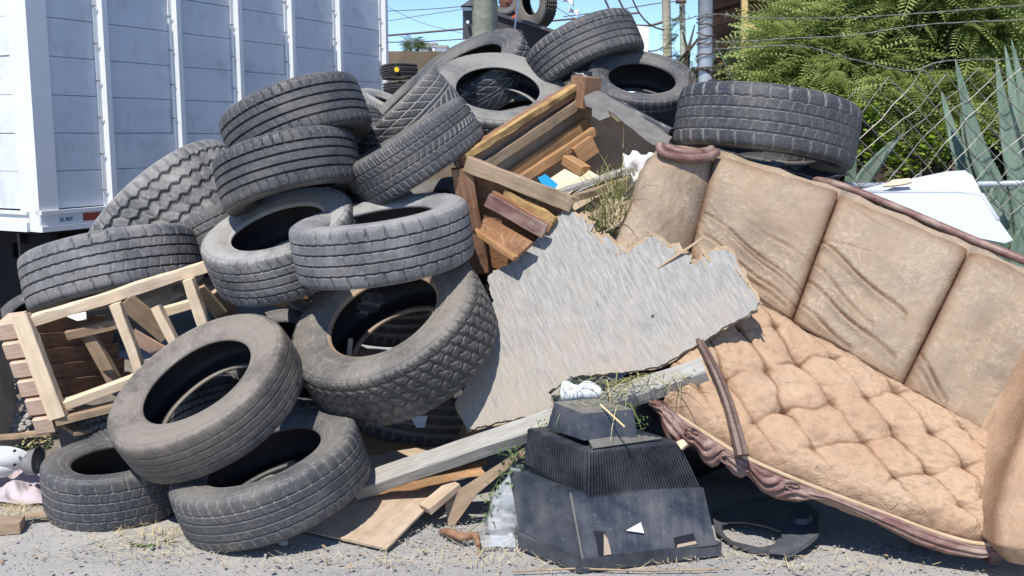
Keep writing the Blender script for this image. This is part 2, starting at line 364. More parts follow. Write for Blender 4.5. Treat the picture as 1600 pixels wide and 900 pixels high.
# television plastic
g = NT('scuffed_black_plastic'); co = g.obj(); n1 = g.noise(co, 6, 6, .65); sc = g.noise(g.obj((14, 3, 5)), 7, 3, .7, 1.)
c = g.mix(g.math('MULTIPLY', g.ramp(n1, [(.4, 0), (.75, 1)]), .85), (.024, .030, .042), (.105, .11, .12))
c = g.mix(g.math('MULTIPLY', g.ramp(sc, [(.69, 0), (.73, 1)]), .35), c, (.38, .36, .33))
g.bump(n1, .2, .002); sp_ = g.ramp(g.noise(co, 70, 4, .8), [(.62, 0), (.68, 1)]); c = g.mix(g.math('MULTIPLY', sp_, .4), c, (.30, .29, .27))
M['tv'] = g.done(c, g.ramp(n1, [(.3, .36), (.7, .62)]), .5)
M['dustytop'] = paint('dust_caked_black_plastic', (.13, .125, .115), (.20, .19, .17), 12, .85, .2)
g = NT('clear_plastic'); g.b.inputs['Transmission Weight'].default_value = .72; g.b.inputs['IOR'].default_value = 1.2
g.bump(g.noise(g.obj(), 14, 3, .5, .5), .6, .01); M['clear'] = g.done((.86, .90, .93), .18, .5)

# ------------------------------------------------------------------ ground, road, dirt
def ground_z(x, y): return .012*fbm((x, y, 0), .8)+.004*fbm((x, y, 3), 5)
gn = 150
gx = np.concatenate([[-2000, -300, -40], np.linspace(-8, 8, gn), [40, 300, 2000]]); gy = np.concatenate([[-2000, -200, -20, -2], np.linspace(.5, 14, gn), [30, 60, 300, 2500]])
V = [(x, y, ground_z(x, y)-.012 if abs(x) < 8.1 and .4 < y < 14.1 else -.02) for y in gy for x in gx]
nx = len(gx); F = [(j*nx+i, j*nx+i+1, (j+1)*nx+i+1, (j+1)*nx+i) for j in range(len(gy)-1) for i in range(nx-1)]
tag(link('ground', mesh('ground', V, F, True), M['asphalt']), 'grey gravelly asphalt ground strewn with dust and grit', None, None, 'structure')

# pebbles and straw (stuff)
def ico(sc=1.):
    import bmesh
    bm = bmesh.new(); bmesh.ops.create_icosphere(bm, subdivisions=1, radius=1)
    V = np.array([v.co[:] for v in bm.verts]); F = np.array([[v.index for v in f.verts] for f in bm.faces]); bm.free(); return V*sc, F
IV, IF = ico()
def rndM(p, s, flat=.6):
    return Matrix.Translation(p) @ Matrix.Rotation(rng.uniform(0, 6.28), 4, 'Z') @ Matrix.Rotation(rng.uniform(-.5, .5), 4, 'X') @ Matrix.Diagonal((s*rng.uniform(.7, 1.3), s*rng.uniform(.6, 1.1), s*flat*rng.uniform(.6, 1.1), 1))
Ms = []
for k in range(3000):
    x = rng.uniform(0, 1600); y = rng.uniform(800, 905) if k % 3 else rng.normal(838, 16)
    if k % 3 == 0: x = rng.normal(700, 70)
    if y < 780: continue
    p = gd(x, min(y, 930), 0); Ms.append(rndM(Vector((p.x, p.y, .001)), rng.uniform(.0015, .0048)))
tag(scatter('pebbles', IV, IF, Ms, M['stone']), 'small pale pebbles and grit scattered over the ground in front of the pile', None, None, 'stuff')
def strip(L, w, n=4, curl=.2):
    V = []; F = []
    for i in range(n+1):
        t = i/n; ww = w*(1-.8*t); V += [(-ww, t*L, curl*L*t*t), (ww, t*L, curl*L*t*t)]
    for i in range(n): F.append((2*i, 2*i+1, 2*i+3, 2*i+2))
    return V, F
SV, SF = strip(1, .02, 3, .08)
def strawM(p, L, up=.15): return Matrix.Translation(p) @ Matrix.Rotation(rng.uniform(0, 6.28), 4, 'Z') @ Matrix.Rotation(rng.uniform(0, up), 4, 'X') @ Matrix.Diagonal((L, L, L, 1))
Ms = []
for (cx, cy, sx, sy, n) in ((20, 795, 55, 14, 420), (240, 838, 50, 9, 230), (180, 865, 90, 10, 60), (560, 885, 120, 8, 60), (230, 868, 60, 8, 60), (930, 880, 200, 9, 210), (1280, 893, 60, 5, 60), (60, 800, 40, 10, 200), (740, 868, 90, 12, 90)):
    for k in range(n):
        p = gd(rng.normal(cx, sx), min(rng.normal(cy, sy), 925), 0); Ms.append(strawM(Vector((p.x, p.y, .004+rng.uniform(0, .012))), rng.uniform(.02, .09)))
tag(scatter('straw_litter', SV, SF, Ms, M['straw']), 'dry straw and plant litter strewn over the grey ground', None, None, 'stuff')

Ms = []
for k in range(420):
    p = gd(rng.uniform(0, 1600), rng.choice([rng.normal(884, 12), rng.normal(862, 14)])); L = rng.uniform(.006, .022)
    Ms.append(Matrix.Translation(Vector((p.x, p.y, .004))) @ Matrix.Rotation(rng.uniform(0, 6.28), 4, 'Z') @ Matrix.Rotation(rng.uniform(-.4, .4), 4, 'X') @ Matrix.Diagonal((L, L, L, 1)))
CV = [(-.3, -.5, 0), (.25, -.55, .05), (.35, .4, 0), (-.2, .5, .08)]; CF = [(0, 1, 2, 3)]
tag(scatter('leaf_litter', CV, CF, Ms[:260], M['pine_dark']), 'small brown chips and dead leaf bits scattered across the grey ground', None, None, 'stuff')
Mg = []
for k in range(170):
    cx_g, cy_g = ((235, 850), (190, 872), (980, 880), (300, 840))[k % 4]; p = gd(rng.normal(cx_g, 45), min(rng.normal(cy_g, 8), 920)); Mg.append(strawM(Vector((p.x, p.y, .006+rng.uniform(0, .01))), rng.uniform(.015, .05), .3))
tag(scatter('green_clippings', SV, SF, Mg, M['leaf3']), 'short green plant clippings lying on the grey ground', None, None, 'stuff')
tag(scatter('pale_chips', CV, CF, Ms[260:], M['stone']), 'tiny pale flakes scattered across the grey ground', None, None, 'stuff')
b = MB(); b.tube([gd(800, 897)+Vector((0, 0, .01)), gd(900, 893)+Vector((0, 0, .012)), gd(1010, 896)+Vector((0, 0, .01)), gd(1120, 893)+Vector((0, 0, .01))], .004, 5)
tag(link('twig', b.mesh('t'), M['pine_dark']), 'long thin twig on the ground just in front of the television shell', 'twig')

# ------------------------------------------------------------------ the white truck box
c0 = at(65, 362, 6.6); SD = Vector((.447, .894, 0)).normalized(); ND = Vector((-.894, .447, 0)).normalized()   # side dir, rear-face dir (to the left)
TM = Matrix(((SD.x, ND.x, 0, c0.x), (SD.y, ND.y, 0, c0.y), (0, 0, 1, c0.z), (0, 0, 0, 1)))   # local x along side, y to the left, z up
truck = thing('box_truck', (c0.x, c0.y, 0), 'white stake-sided truck box with plank panels standing behind the tyre pile', 'truck')
TL, TH, TW = 3.98, 2.35, 2.35
b = MB(); b.box(.02, TL-.02, .03, TW-.03, .14, TH)
link('box_core', b.mesh('box_core'), M['plankpaint'], truck, TM)
def plankwall(nm, x0, x1, zs, side=True):
    b = MB()
    for i in range(len(zs)-1):
        z0, z1 = zs[i]+.002, zs[i+1]-.002; o = rng.uniform(0, .011)
        b.box(x0, x1, -.0-o, .035, z0, z1) if side else b.box(-.0-o, .035, x0, x1, z0, z1)
    return link(nm, b.mesh(nm), M['plankpaint'], truck, TM)
zs = [.14+.245*i for i in range(10)]; PX = [0, .56, 1.24, 1.9, 2.56, 3.24, TL]
for i in range(6): plankwall('plank_panel', PX[i]+.02, PX[i+1]-.02, zs)
plankwall('rear_panel', .12, TW-.1, zs, False)
b = MB(); b.box(-.035, .115, -.035, .06, .0, TH); b.box(-.035, .02, .06, .14, 0, TH); link('corner_post', b.mesh('p'), M['whitepaint'], truck, TM)
for x in PX[1:]:
    b = MB(); b.box(x-.022, x+.022, -.062, -.004, .1, TH); b.box(x-.055, x-.022, -.014, -.004, .12, TH)
    b.box(x+.022, x+.05, -.014, -.004, .12, TH)
    p = link('stake_post', b.mesh('p'), M['whitepaint'], truck, TM)
    b = MB()
    for z in [q+dz for q in zs[:-1] for dz in (.06,)]:
        p_b = MB(); p_b.tube([(x-.062, -.010, z+.05), (x-.040, -.028, z+.05)], .005, 6); link('bolt', p_b.mesh('b'), M['wire'], p, TM)
b = MB(); b.box(-.04, TL, -.06, .0, 0, .035); b.box(-.03, TL, -.04, .0, .035, .11); b.box(-.035, TL, -.055, .0, .11, .135)
b.box(-.06, -.0, .06, TW, 0, .06); b.box(-.04, 0, .06, TW, .06, .11); b.box(-.055, 0, .06, TW, .11, .13)
link('bottom_rail', b.mesh('r'), M['whitepaint'], truck, TM)
b = MB(); b.box(.30, .535, -.046, -.0402, .05, .10); link('reflector', b.mesh('r'), M['red_reflector'], truck, TM)
b = MB(); b.box(.105, .265, -.043, -.0402, .05, .10); stk = link('sticker', b.mesh('s'), M['sticker'], truck, TM)
tc = bpy.data.curves.new('text', 'FONT'); tc.body = 'EL REY'; tc.size = .034; tc.extrude = .0006; tc.offset = .0002
to = bpy.data.objects.new('tmp', tc); COL.objects.link(to); bpy.context.view_layer.update()
tme = bpy.data.meshes.new_from_object(to.evaluated_get(bpy.context.evaluated_depsgraph_get())); bpy.data.objects.remove(to)
link('lettering', tme, M['ink'], stk, TM @ Matrix.Translation((.112, -.0445, .059)) @ Matrix.Rotation(R(90), 4, 'X'))
b = MB(); b.box(.2, TL-.1, .55, .63, -.22, 0); b.box(.2, TL-.1, TW-.63, TW-.55, -.22, 0)
for x in np.arange(.1, TL, .5): b.box(x, x+.06, .05, TW-.05, -.1, 0)
b.box(0, TL, .02, TW-.02, -.02, .0); link('chassis', b.mesh('c'), M['black'], truck, TM)
for x in (.35, 2.9): b = MB(); b.box(x, x+.02, .1, TW-.1, -.72, -.02); link('mud_flap', b.mesh('m'), M['black'], truck, TM)
b = MB(); b.box(.05, TL, .28, .3, -.78, -.02); link('side_skirt', b.mesh('m'), M['blackfabric'], truck, TM)
for (x, y) in ((1.1, .45), (1.1, TW-.45), (3.1, .45)):
    b = MB(); c_ = TM @ Vector((x, y, 0)); cz = -c0.z+.42
    b.tube([(x, y-.13, cz), (x, y-.10, cz), (x, y+.10, cz), (x, y+.13, cz)], [.38, .42, .42, .38], 32)
    w = link('wheel', b.mesh('w'), M['rub_dark'], truck, TM)
    b = MB(); b.tube([(x, y-.14, cz), (x, y+.14, cz)], .2, 20); link('rim', b.mesh('w'), M['whitepaint'], w, TM)

# ------------------------------------------------------------------ tyres
def tyre_mesh(Ro, Wd, style, NT_=384, NX=57, seed=0, rin=.6, depth=.010):
    r_ = np.random.default_rng(seed); th = np.linspace(0, 2*np.pi, NT_, endpoint=False)
    xs = np.linspace(-1, 1, NX); hw = .465*Wd
    tread_r = Ro-.012*Ro*np.abs(xs)**2.5-.014*Ro*np.abs(xs)**12
    P = [(x*hw, r, 0, 0, 0, 0) for x, r in zip(xs, tread_r)]
    base = np.array([(.488, .955), (.505, .925), (.518, .88), (.523, .83), (.514, .775), (.492, .72), (.468, .685), (.455, .672), (.445, .655), (.435, .64), (.41, .622), (.385, .612), (.355, .615), (.34, .63)])
    s = rin-.612; mp = lambda q: q+s*(1-(q-.612)/(.955-.612))
    tt = np.arange(len(base)); tf = np.linspace(0, len(base)-1, 44); bx = np.interp(tf, tt, base[:, 0]); bq = np.interp(tf, tt, base[:, 1])
    def lerp_side(sgn):
        out = []
        for a, q, t in zip(bx, bq, tf):
            rg = 1.*(any(abs(q-c) < .0055 for c in (.925, .865, .745)) and t < 7) + (.8 if 7.0 < t < 7.7 else 0)
            out.append((sgn*(a*Wd+.0028*rg), mp(q)*Ro, 1, 0, min(rg, 1), 1.*(t > 9.2)))
        return out
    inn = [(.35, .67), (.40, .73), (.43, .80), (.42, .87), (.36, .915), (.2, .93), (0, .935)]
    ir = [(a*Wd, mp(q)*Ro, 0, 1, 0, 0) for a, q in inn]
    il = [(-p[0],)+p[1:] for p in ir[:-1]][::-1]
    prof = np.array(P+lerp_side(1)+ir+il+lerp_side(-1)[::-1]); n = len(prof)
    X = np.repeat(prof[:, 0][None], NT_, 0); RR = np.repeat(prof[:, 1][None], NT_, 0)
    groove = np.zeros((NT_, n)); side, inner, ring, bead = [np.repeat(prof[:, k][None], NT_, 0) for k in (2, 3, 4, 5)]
    T = np.arange(NT_)[:, None]; xx = xs[None]; D = np.zeros((NT_, NX)); cell = 2./(NX-1)
    T = T*(384/NT_)
    def circ(c, w=1.0, zig=0, per=12):
        cc = c+zig*(np.abs(((T % per)/per)*2-1)*2-1)
        return np.clip(1.5-np.abs(xx-cc)/(cell*w), 0, 1)
    def lat(per, ph, x0, x1, slant=0, w=1.):
        k = (T+ph+slant*(xx-x0)) % per; k = np.minimum(k, per-k)
        return np.clip(1.3-k/w, 0, 1)*((xx >= x0) & (xx <= x1))
    mx = np.maximum
    if style in ('rib', 'sipe', 'worn'):
        for c in (-.56, -.19, .19, .56): D = mx(D, circ(c, .9 if style != 'worn' else .7))
        p = 6 if style == 'sipe' else 8
        if style != 'worn':
            D = mx(D, .55*lat(p, 0, .6, 1, 4, .8)); D = mx(D, .55*lat(p, 3, -1, -.6, 4, .8))
            D = mx(D, .22*lat(p, 2, -.52, -.24, 10, .7)); D = mx(D, .22*lat(p, 5, .24, .52, 10, .7))
            if style == 'sipe': D = mx(D, .7*lat(p, 1, -.15, .15, -10)); D = mx(D, .25*lat(p, 4, .24, .52, 14)); D = mx(D, .3*lat(3, 0, .62, 1, 6, .6))
        else:
            D *= .6; D = mx(D, .3*lat(12, 0, .6, 1, 6)); D = mx(D, .3*lat(12, 3, -1, -.6, 6))
    elif style == 'sparse':
        for c in (-.58, -.2, .2, .58): D = mx(D, circ(c, .7, .012, 8))
        D = mx(D, .65*lat(12, 0, .58, 1, 3, .8)); D = mx(D, .65*lat(12, 5, -1, -.58, 3, .8)); D = mx(D, .22*lat(8, 5, -.18, .18, 5, .7)); D = mx(D, .22*lat(8, 1, -.56, -.22, -5, .7)); D = mx(D, .22*lat(8, 3, .22, .56, -5, .7))
    elif style == 'zig':
        for c in (-.62, -.2, .2, .62): D = mx(D, circ(c, 1.3, .055, 8))
        D = mx(D, .6*lat(8, 0, .75, 1, 0, 1.)); D = mx(D, .6*lat(8, 4, -1, -.75, 0, 1.)); D = mx(D, .3*lat(8, 0, -.6, .6, 10, .7))
    elif style == 'block':
        for c, z in ((-.66, .07), (-.26, .08), (.14, .08), (.5, .08), (.78, .05)): D = mx(D, circ(c, 1.4, z*.8, 8))
        for x0, x1, ph in ((-1, -.66, 0), (-.66, -.26, 6), (-.26, .14, 0), (.14, .5, 6), (.5, .78, 0), (.78, 1, 6)):
            D = mx(D, lat(8, ph*2/3, x0, x1, 6, 1.25)); D = mx(D, .35*lat(8, ph*2/3+4, x0+.05, x1-.05, -4, .8))
        D = mx(D, .6*lat(4, 2, .8, 1, 0, .8))
    elif style == 'chev':
        k = (T+np.abs(xx)*26) % 12; k = np.minimum(k, 12-k); D = mx(D, .9*np.clip(1.4-k/1.2, 0, 1)*(np.abs(xx) > .12))
        D = mx(D, circ(-.1)); D = mx(D, circ(.1)); D = mx(D, .8*circ(.6))
    RR[:, :NX] -= D*depth; groove[:, :NX] = D
    for k in range(5):
        f = 1-k/5
        for j, col in ((NX+k, NX-1), (n-1-k, 0)): RR[:, j] -= .6*f*D[:, col]*depth; groove[:, j] = D[:, col]*.8*f; side[:, j] = 1-.6*f
    ha = (np.sin(th*2+r_.uniform(0, 6))>.35)*(np.arange(NT_) % 3 < 1)
    for k in (17, 18, 19, 20): ring[:, NX+k] = np.maximum(ring[:, NX+k], ha*.6); ring[:, n-1-k] = np.maximum(ring[:, n-1-k], ha*.6)
    # fine radial flutes on the upper side, worn unevenness, slight oval squash
    fl = (np.arange(NT_) % 4 < 2)*.0012
    for k in range(6, 12): X[:, NX+k] += fl; X[:, n-1-k] -= fl
    ph = r_.uniform(0, 6.28); sq = 1+.014*np.cos(2*th+ph)+.005*np.cos(5*th+ph*2)
    RR *= sq[:, None]; X += (.008*np.sin(2*th+ph*3)*Ro)[:, None]
    V = np.stack([RR*np.cos(th)[:, None], RR*np.sin(th)[:, None], X], -1).reshape(-1, 3)
    a = np.arange(NT_)[:, None]*n; bn = ((np.arange(NT_)+1) % NT_)[:, None]*n; i = np.arange(n)[None]; j = (i+1) % n
    Q = np.stack([a+i, bn+i, bn+j, a+j], -1).reshape(-1, 4)
    me = npmesh('tyre', V, Q)
    sm = np.ones((NT_, n), bool); sm[:, :NX+4] = False; sm[:, n-5:] = False; me.polygons.foreach_set('use_smooth', sm.ravel())
    for nm, A in (('groove', groove), ('side', side), ('inner', inner), ('ring', ring), ('bead', bead)):
        at_ = me.attributes.new(nm, 'FLOAT', 'POINT'); at_.data.foreach_set('value', A.astype(np.float32).ravel())
    return me
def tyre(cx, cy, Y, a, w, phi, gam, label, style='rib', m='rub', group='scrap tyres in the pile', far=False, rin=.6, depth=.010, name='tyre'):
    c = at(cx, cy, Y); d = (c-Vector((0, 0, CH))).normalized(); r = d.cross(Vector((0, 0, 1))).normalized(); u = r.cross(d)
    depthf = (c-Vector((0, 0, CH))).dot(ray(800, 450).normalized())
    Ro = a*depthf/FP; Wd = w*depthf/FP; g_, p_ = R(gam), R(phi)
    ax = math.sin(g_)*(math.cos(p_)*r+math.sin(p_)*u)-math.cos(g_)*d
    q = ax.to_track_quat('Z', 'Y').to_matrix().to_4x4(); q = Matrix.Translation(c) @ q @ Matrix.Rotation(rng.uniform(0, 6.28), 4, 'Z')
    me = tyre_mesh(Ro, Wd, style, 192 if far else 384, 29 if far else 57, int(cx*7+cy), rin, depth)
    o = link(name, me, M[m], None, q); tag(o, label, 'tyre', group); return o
UP, DN = 90, -90
tyre(424, 743, 4.08, 149, 86, UP+19, 67, 'dusty tyre lying tilted at the very front, on the ground with its hole open upwards', 'rib', 'rub_lines')
tyre(188, 748, 4.30, 114, 80, UP+2, 70, 'tyre lying flat on the ground at the far left front, below the wooden crate', 'sparse', 'rub_dark')
tyre(323, 617, 4.20, 151, 80, UP+32, 60, 'smooth worn brown-grey tyre leaning over the two front ground tyres', 'worn', 'rub_brown', depth=.005)
tyre(615, 520, 4.45, 157, 100, UP+30, 54, 'large knobbly tyre with chunky blocks and a rusty-edged hole, leaning on the torn plywood', 'block', 'rub_rust', depth=.0065, rin=.56)
tyre(598, 374, 4.50, 142, 88, UP+9, 80, 'grey tyre lying flat on top of the large knobbly tyre', 'sparse', 'rub_grey')
tyre(444, 383, 4.75, 121, 80, UP+19, 66, 'tyre with a chalky white sidewall ring left of the grey flat tyre', 'rib', 'rub_pale')
tyre(452, 270, 4.87, 114, 82, DN+12, 79, 'dark ribbed tyre resting on the chalky white ringed tyre', 'rib', 'rub_groove')
tyre(463, 194, 5.0, 114, 80, DN+19, 77, 'ribbed tyre topmost of the left stack, in front of the white truck panels', 'rib', 'rub_groove')
tyre(280, 356, 5.95, 146, 112, DN+40, 74, 'old truck tyre with wavy zigzag grooves leaning against the truck corner', 'zig', 'rub_pale', depth=.014)
tyre(345, 382, 5.6, 98, 76, DN+25, 78, 'tyre half hidden between the zigzag truck tyre and the chalky white ringed tyre', 'rib', 'rub_lines')
tyre(177, 422, 5.2, 134, 84, DN+9, 82, 'grey tyre lying across the top rail of the wooden crate', 'sparse', 'rub_grey')
tyre(60, 500, 5.5, 60, 45, UP+20, 60, 'small tyre peeking out left behind the wooden crate under the truck', 'rib', 'rub')
tyre(738, 121, 6.35, 101, 56, UP+27, 70, 'tyre with a slit-like dark hole below the thick wooden utility pole', 'chev', 'rub_dark')
tyre(777, 156, 5.8, 107, 50, UP-3, 58, 'chalky tyre showing its round hole just left of the broken chair frame', 'rib', 'rub_mid')
tyre(629, 192, 5.55, 97, 66, UP+43, 84, 'steeply leaning tyre with arrow-shaped tread beside the truck edge', 'chev', 'rub_lines', depth=.006)
tyre(612, 186, 6.1, 62, 52, UP-22, 80, 'small pale tyre wedged against the end of the truck box', 'sipe', 'rub_pale')
tyre(645, 240, 4.98, 112, 72, UP+32, 87, 'slanting tyre with many fine cuts across its tread, left of the broken chair frame', 'sipe', 'rub_lines')
tyre(914, 84, 6.0, 89, 62, DN+24, 75, 'highest tyre of the pile, against the sky behind the broken chair frame', 'rib', 'rub_lines')
tyre(1000, 145, 5.75, 86, 62, UP-8, 62, 'dark tyre with a wide open hole right of the highest tyre', 'rib', 'rub_dark')
tyre(1195, 203, 5.12, 141, 92, DN-8, 81, 'big black tyre lying on the top of the sofa back', 'sparse', 'rub_dark', rin=.62)
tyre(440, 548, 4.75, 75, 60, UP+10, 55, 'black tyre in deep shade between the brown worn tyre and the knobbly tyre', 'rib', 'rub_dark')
tyre(330, 640, 4.75, 70, 60, DN+15, 75, 'tyre lying in shade, seen through the hole of the brown worn tyre', 'sparse', 'rub')
tyre(200, 668, 4.85, 75, 62, DN+8, 80, 'tyre under the wooden crate with only a piece of tread showing', 'zig', 'rub')
tyre(775, 440, 4.95, 55, 50, UP+30, 60, 'small grey tyre peeking out under the broken chair frame above the plywood', 'worn', 'rub_grey')
tyre(552, 222, 5.4, 62, 50, DN+30, 60, 'shaded tyre between the left stack and the arrow-treaded tyre', 'rib', 'rub_dark')
tyre(800, 190, 6.3, 85, 60, UP+12, 80, 'tyre whose tread shows through the hole of the chalky tyre', 'rib', 'rub')
# tyres buried in the pile, only slivers show
for (x, y, Y, a, lb) in ((560, 460, 5.2, 120, 'shaded tyre seen in the hole of the large knobbly tyre'), (640, 620, 5.1, 120, 'shaded tyre lying directly under the large knobbly tyre'), (430, 640, 5.0, 110, 'shaded tyre behind the brown-grey worn tyre, above the front ground tyre'),
                         (540, 330, 5.5, 110, 'shaded tyre behind the chalky white ringed tyre and the grey flat tyre'), (660, 350, 5.5, 95, 'shaded tyre between the grey flat tyre and the slanting finely cut tyre'), (790, 400, 5.9, 110, 'buried tyre behind the broken armchair frame'), (870, 500, 5.2, 100, 'buried tyre under the torn plywood sheet'), (1000, 400, 5.9, 110, 'buried tyre under the left sofa arm'), (1005, 205, 6.55, 95, 'buried tyre behind the dark tyre with the wide open hole')):
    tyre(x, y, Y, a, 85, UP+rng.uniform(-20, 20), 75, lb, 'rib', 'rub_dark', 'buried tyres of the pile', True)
# far tyres at the left beyond the truck
for (x, y, lb) in ((624, 112, 'distant chunky tyre with a yellow dot, on another heap beyond the truck'), (628, 140, 'distant tyre below the yellow-dotted one, beyond the truck'), (640, 168, 'lowest distant tyre of the heap beyond the truck')):
    o = tyre(x, y, 9.5, 30, 20, DN+3, 84, lb, 'block', 'rub', 'tyres of the far heap', True, depth=.02)
    if y == 112:
        p = at(624, 111, 9.5)-Vector((-.0, .19, 0)); b = MB(); b.tube([p, p-Vector((0, .03, 0))], .022, 10); link('paint_dot', b.mesh('d'), paint('yellow_dot', (.8, .55, .03)), o)

# ------------------------------------------------------------------ wooden crate (left)
CY = 4.60
crate = thing('wooden_crate', at(95, 655, CY+.1), 'broken open crate of pale pine battens under the left grey tyre', 'crate')
def cb(nm, x0, y0, x1, y1, wpx, m='pine', Y0=CY, Y1=CY, th=.05, **k):
    w = wpx*Y0/FP; return beam(nm, at(x0, y0, Y0), at(x1, y1, Y1), th, w, M[m], crate, up=Vector((0, -.15, 1)).cross(at(x1, y1, Y1)-at(x0, y0, Y0)).cross(at(x1, y1, Y1)-at(x0, y0, Y0))*-1 if abs(x1-x0) > abs(y1-y0) else Vector((1, 0, .2)), **k)
cb('top_rail', 44, 504, 322, 416, 17, Y1=CY+.1, n=24, rough=.006, ragged=(0, .01))
cb('upright', 32, 492, 92, 652, 27, Y0=CY-.03, Y1=CY-.03)
cb('bottom_rail', 92, 636, 225, 587, 15, Y1=CY+.08)
cb('upright', 181, 474, 220, 580, 16, Y0=CY+.0, Y1=CY+.02, rough=.005); cb('upright', 244, 478, 275, 540, 14, Y0=CY+.1, Y1=CY+.1)
cb('upright', 294, 436, 319, 508, 17, Y0=CY+.06, Y1=CY+.08, rough=.005)
cb('inner_rail', 105, 524, 192, 503, 15, 'pine_dark', CY+.3, CY+.3); cb('inner_rail', 246, 490, 300, 474, 14, 'pine', CY+.25, CY+.25)
cb('diagonal_board', 196, 470, 262, 524, 30, 'pine_dark', CY+.2, CY+.3, th=.02); cb('inner_upright', 137, 520, 186, 608, 20, 'pine_dark', CY+.32, CY+.34)
cb('diagonal_board', 205, 522, 270, 560, 22, 'pine_red', CY+.25, CY+.3, th=.02); cb('inner_rail', 310, 450, 345, 490, 22, 'pine_dark', CY+.2, CY+.3, th=.02)
for i in range(5):
    t = i/5; a_ = at(50+t*42, 512+t*122, CY+.05); b_ = at(75+t*45+90, 505+t*110, CY+.75)
    beam('back_board', a_+Vector((0, .02, 0)), b_, .02, .086, M['brown_wood'], crate, n=4)
b1 = at(92, 655, CY-.02); beam('base_board', at(90, 656, CY), at(182, 634, CY+.06), .1, .035, M['pine_dark'], crate)
beam('base_board', at(100, 668, CY+.1), at(200, 650, CY+.3), .3, .02, M['pine_dark'], crate)
for i in range(6):
    x, y = 4+i*11.5, 497+i*29; beam('end_board', at(x+3, y+14, CY+.07), at(x+32, y+10, CY+.07), .16, .080, M['pine_pink'], crate, n=4, up=Vector((-.35, -.2, 1)))
p_, n_ = plane3(at(105, 495, CY+.12), at(133, 487, CY+.12), at(132, 505, CY+.08))
tag(slab('paper_scrap', [onp(x, y, p_, n_) for x, y in ((103, 494), (134, 487), (135, 499), (120, 501))], n_, .004, M['pale']), 'small white scrap lying inside the wooden crate', 'scrap')
# stray pieces between crate and tyres
def flat(nm, px, Ys, m, lab, catg, th=.012, jag=0., grp=None):
    P3 = [at(px[i][0], px[i][1], Ys[j]) for j, i in enumerate((0, len(px)//3, 2*len(px)//3))]
    p, n = plane3(*P3); o = slab(nm, [onp(x, y, p, n) for x, y in px], n, th, M[m], None, jag=jag)
    return tag(o, lab, catg, grp)
flat('board_piece', [(335, 458), (350, 448), (378, 492), (340, 500), (333, 480)], (4.85, 4.9, 4.95), 'ply_brown', 'tan board fragment between the crate and the chalky white ringed tyre', 'board', .02, .004)
flat('board_piece', [(430, 474), (455, 455), (484, 452), (480, 462), (458, 464), (440, 476)], (4.7, 4.7, 4.65), 'orange_wood', 'torn orange splinter of board above the shaded black tyre', 'board', .015, .003)

# ------------------------------------------------------------------ broken chair carcass (box of wood) in the middle
A_, B_, C_, D_ = at(716, 252, 4.78), at(905, 133, 5.35), at(1046, 214, 5.15), at(892, 318, 4.62)
dn = Vector((.02, .12, -.46))
car = thing('broken_armchair', at(760, 420, 4.95), 'upturned broken armchair frame with bare orange wood and torn brown brocade, mid pile', 'armchair')
beam('left_rail', A_, B_, .075, .055, M['brown_wood'], car, rough=.008, n=30)
beam('rail_padding', A_+Vector((.03, -.02, .02)), B_+Vector((.02, -.04, .015)), .035, .03, M['yellow_foam'], car, rough=.006, n=30)
beam('front_rail', A_+Vector((.04, -.02, -.01)), at(893, 318, 4.62), .05, .072, M['pine_dark'], car, rough=.006, n=20, ragged=(0, .02))
beam('right_rail', at(925, 150, 5.42), C_, .06, .085, M['darkbin'], car, rough=.01, n=20)
p_, n_ = plane3(at(930, 150, 5.22), at(1040, 220, 5.04), at(1000, 225, 5.0))
slab('torn_lining', [onp(x, y, p_, n_) for x, y in ((912, 148), (935, 140), (985, 170), (1050, 214), (1042, 232), (1020, 226), (1000, 212), (985, 200), (962, 180), (950, 172), (953, 183), (938, 188), (925, 182), (925, 170), (915, 165))], n_, .006, paint('torn_grey_felt', (.12, .115, .11), (.2, .19, .18), 14, .95, .1, .006), car, jag=.006, step=.03)
q = at(915, 137, 5.28); b = MB(); b.box(-.055, .055, -.055, .055, -.1, .055); bl = link('leg_block', b.mesh('b'), M['brown_wood'], car, Matrix.Translation(q) @ Matrix.Rotation(R(38), 4, 'Z') @ Matrix.Rotation(R(8), 4, 'X'))
b = MB(); b.tube([q+Vector((0, 0, .055)), q+Vector((0, 0, .062))], .01, 10); link('nail_head', b.mesh('n'), M['galv'], bl)
link('corner_tuft', grid(8, 8, lambda u, v: at(895+30*u, 112+24*v, 5.35)+Vector((0, -.03*math.sin(u*3)*math.sin(v*3)+.02*fbm((u*4, v*4, 1)), .01*fbm((u*5, v*5, 8)))), back=Vector((0, .02, 0))), M['blackfabric'], car)
def wall(nm, p, q, m, d=dn, th=.018, off=(0, 0, 0)):
    n = (q-p).cross(d).normalized(); n = -n if n.y > 0 else n; o = Vector(off)
    return slab(nm, [p+o, q+o, q+d+o, p+d+o], n, th, m, car)
wall('left_panel', A_, B_, M['board_in']); wall('right_panel', B_, C_, M['board_in']); 
beam('inner_slat', A_+dn*.42+Vector((.05, 0, 0)), B_+dn*.42+Vector((.03, -.05, 0)), .03, .06, M['orange_wood'], car); beam('inner_slat', A_+dn*.15+Vector((.05, 0, 0)), B_+dn*.15+Vector((.03, -.05, 0)), .03, .05, M['pine_dark'], car)
slab('bottom_panel', [A_+dn*.95, B_+dn*.95, C_+dn*.95, D_+dn*.95], Vector((0, -.2, 1)).normalized(), .015, M['board_in'], car)
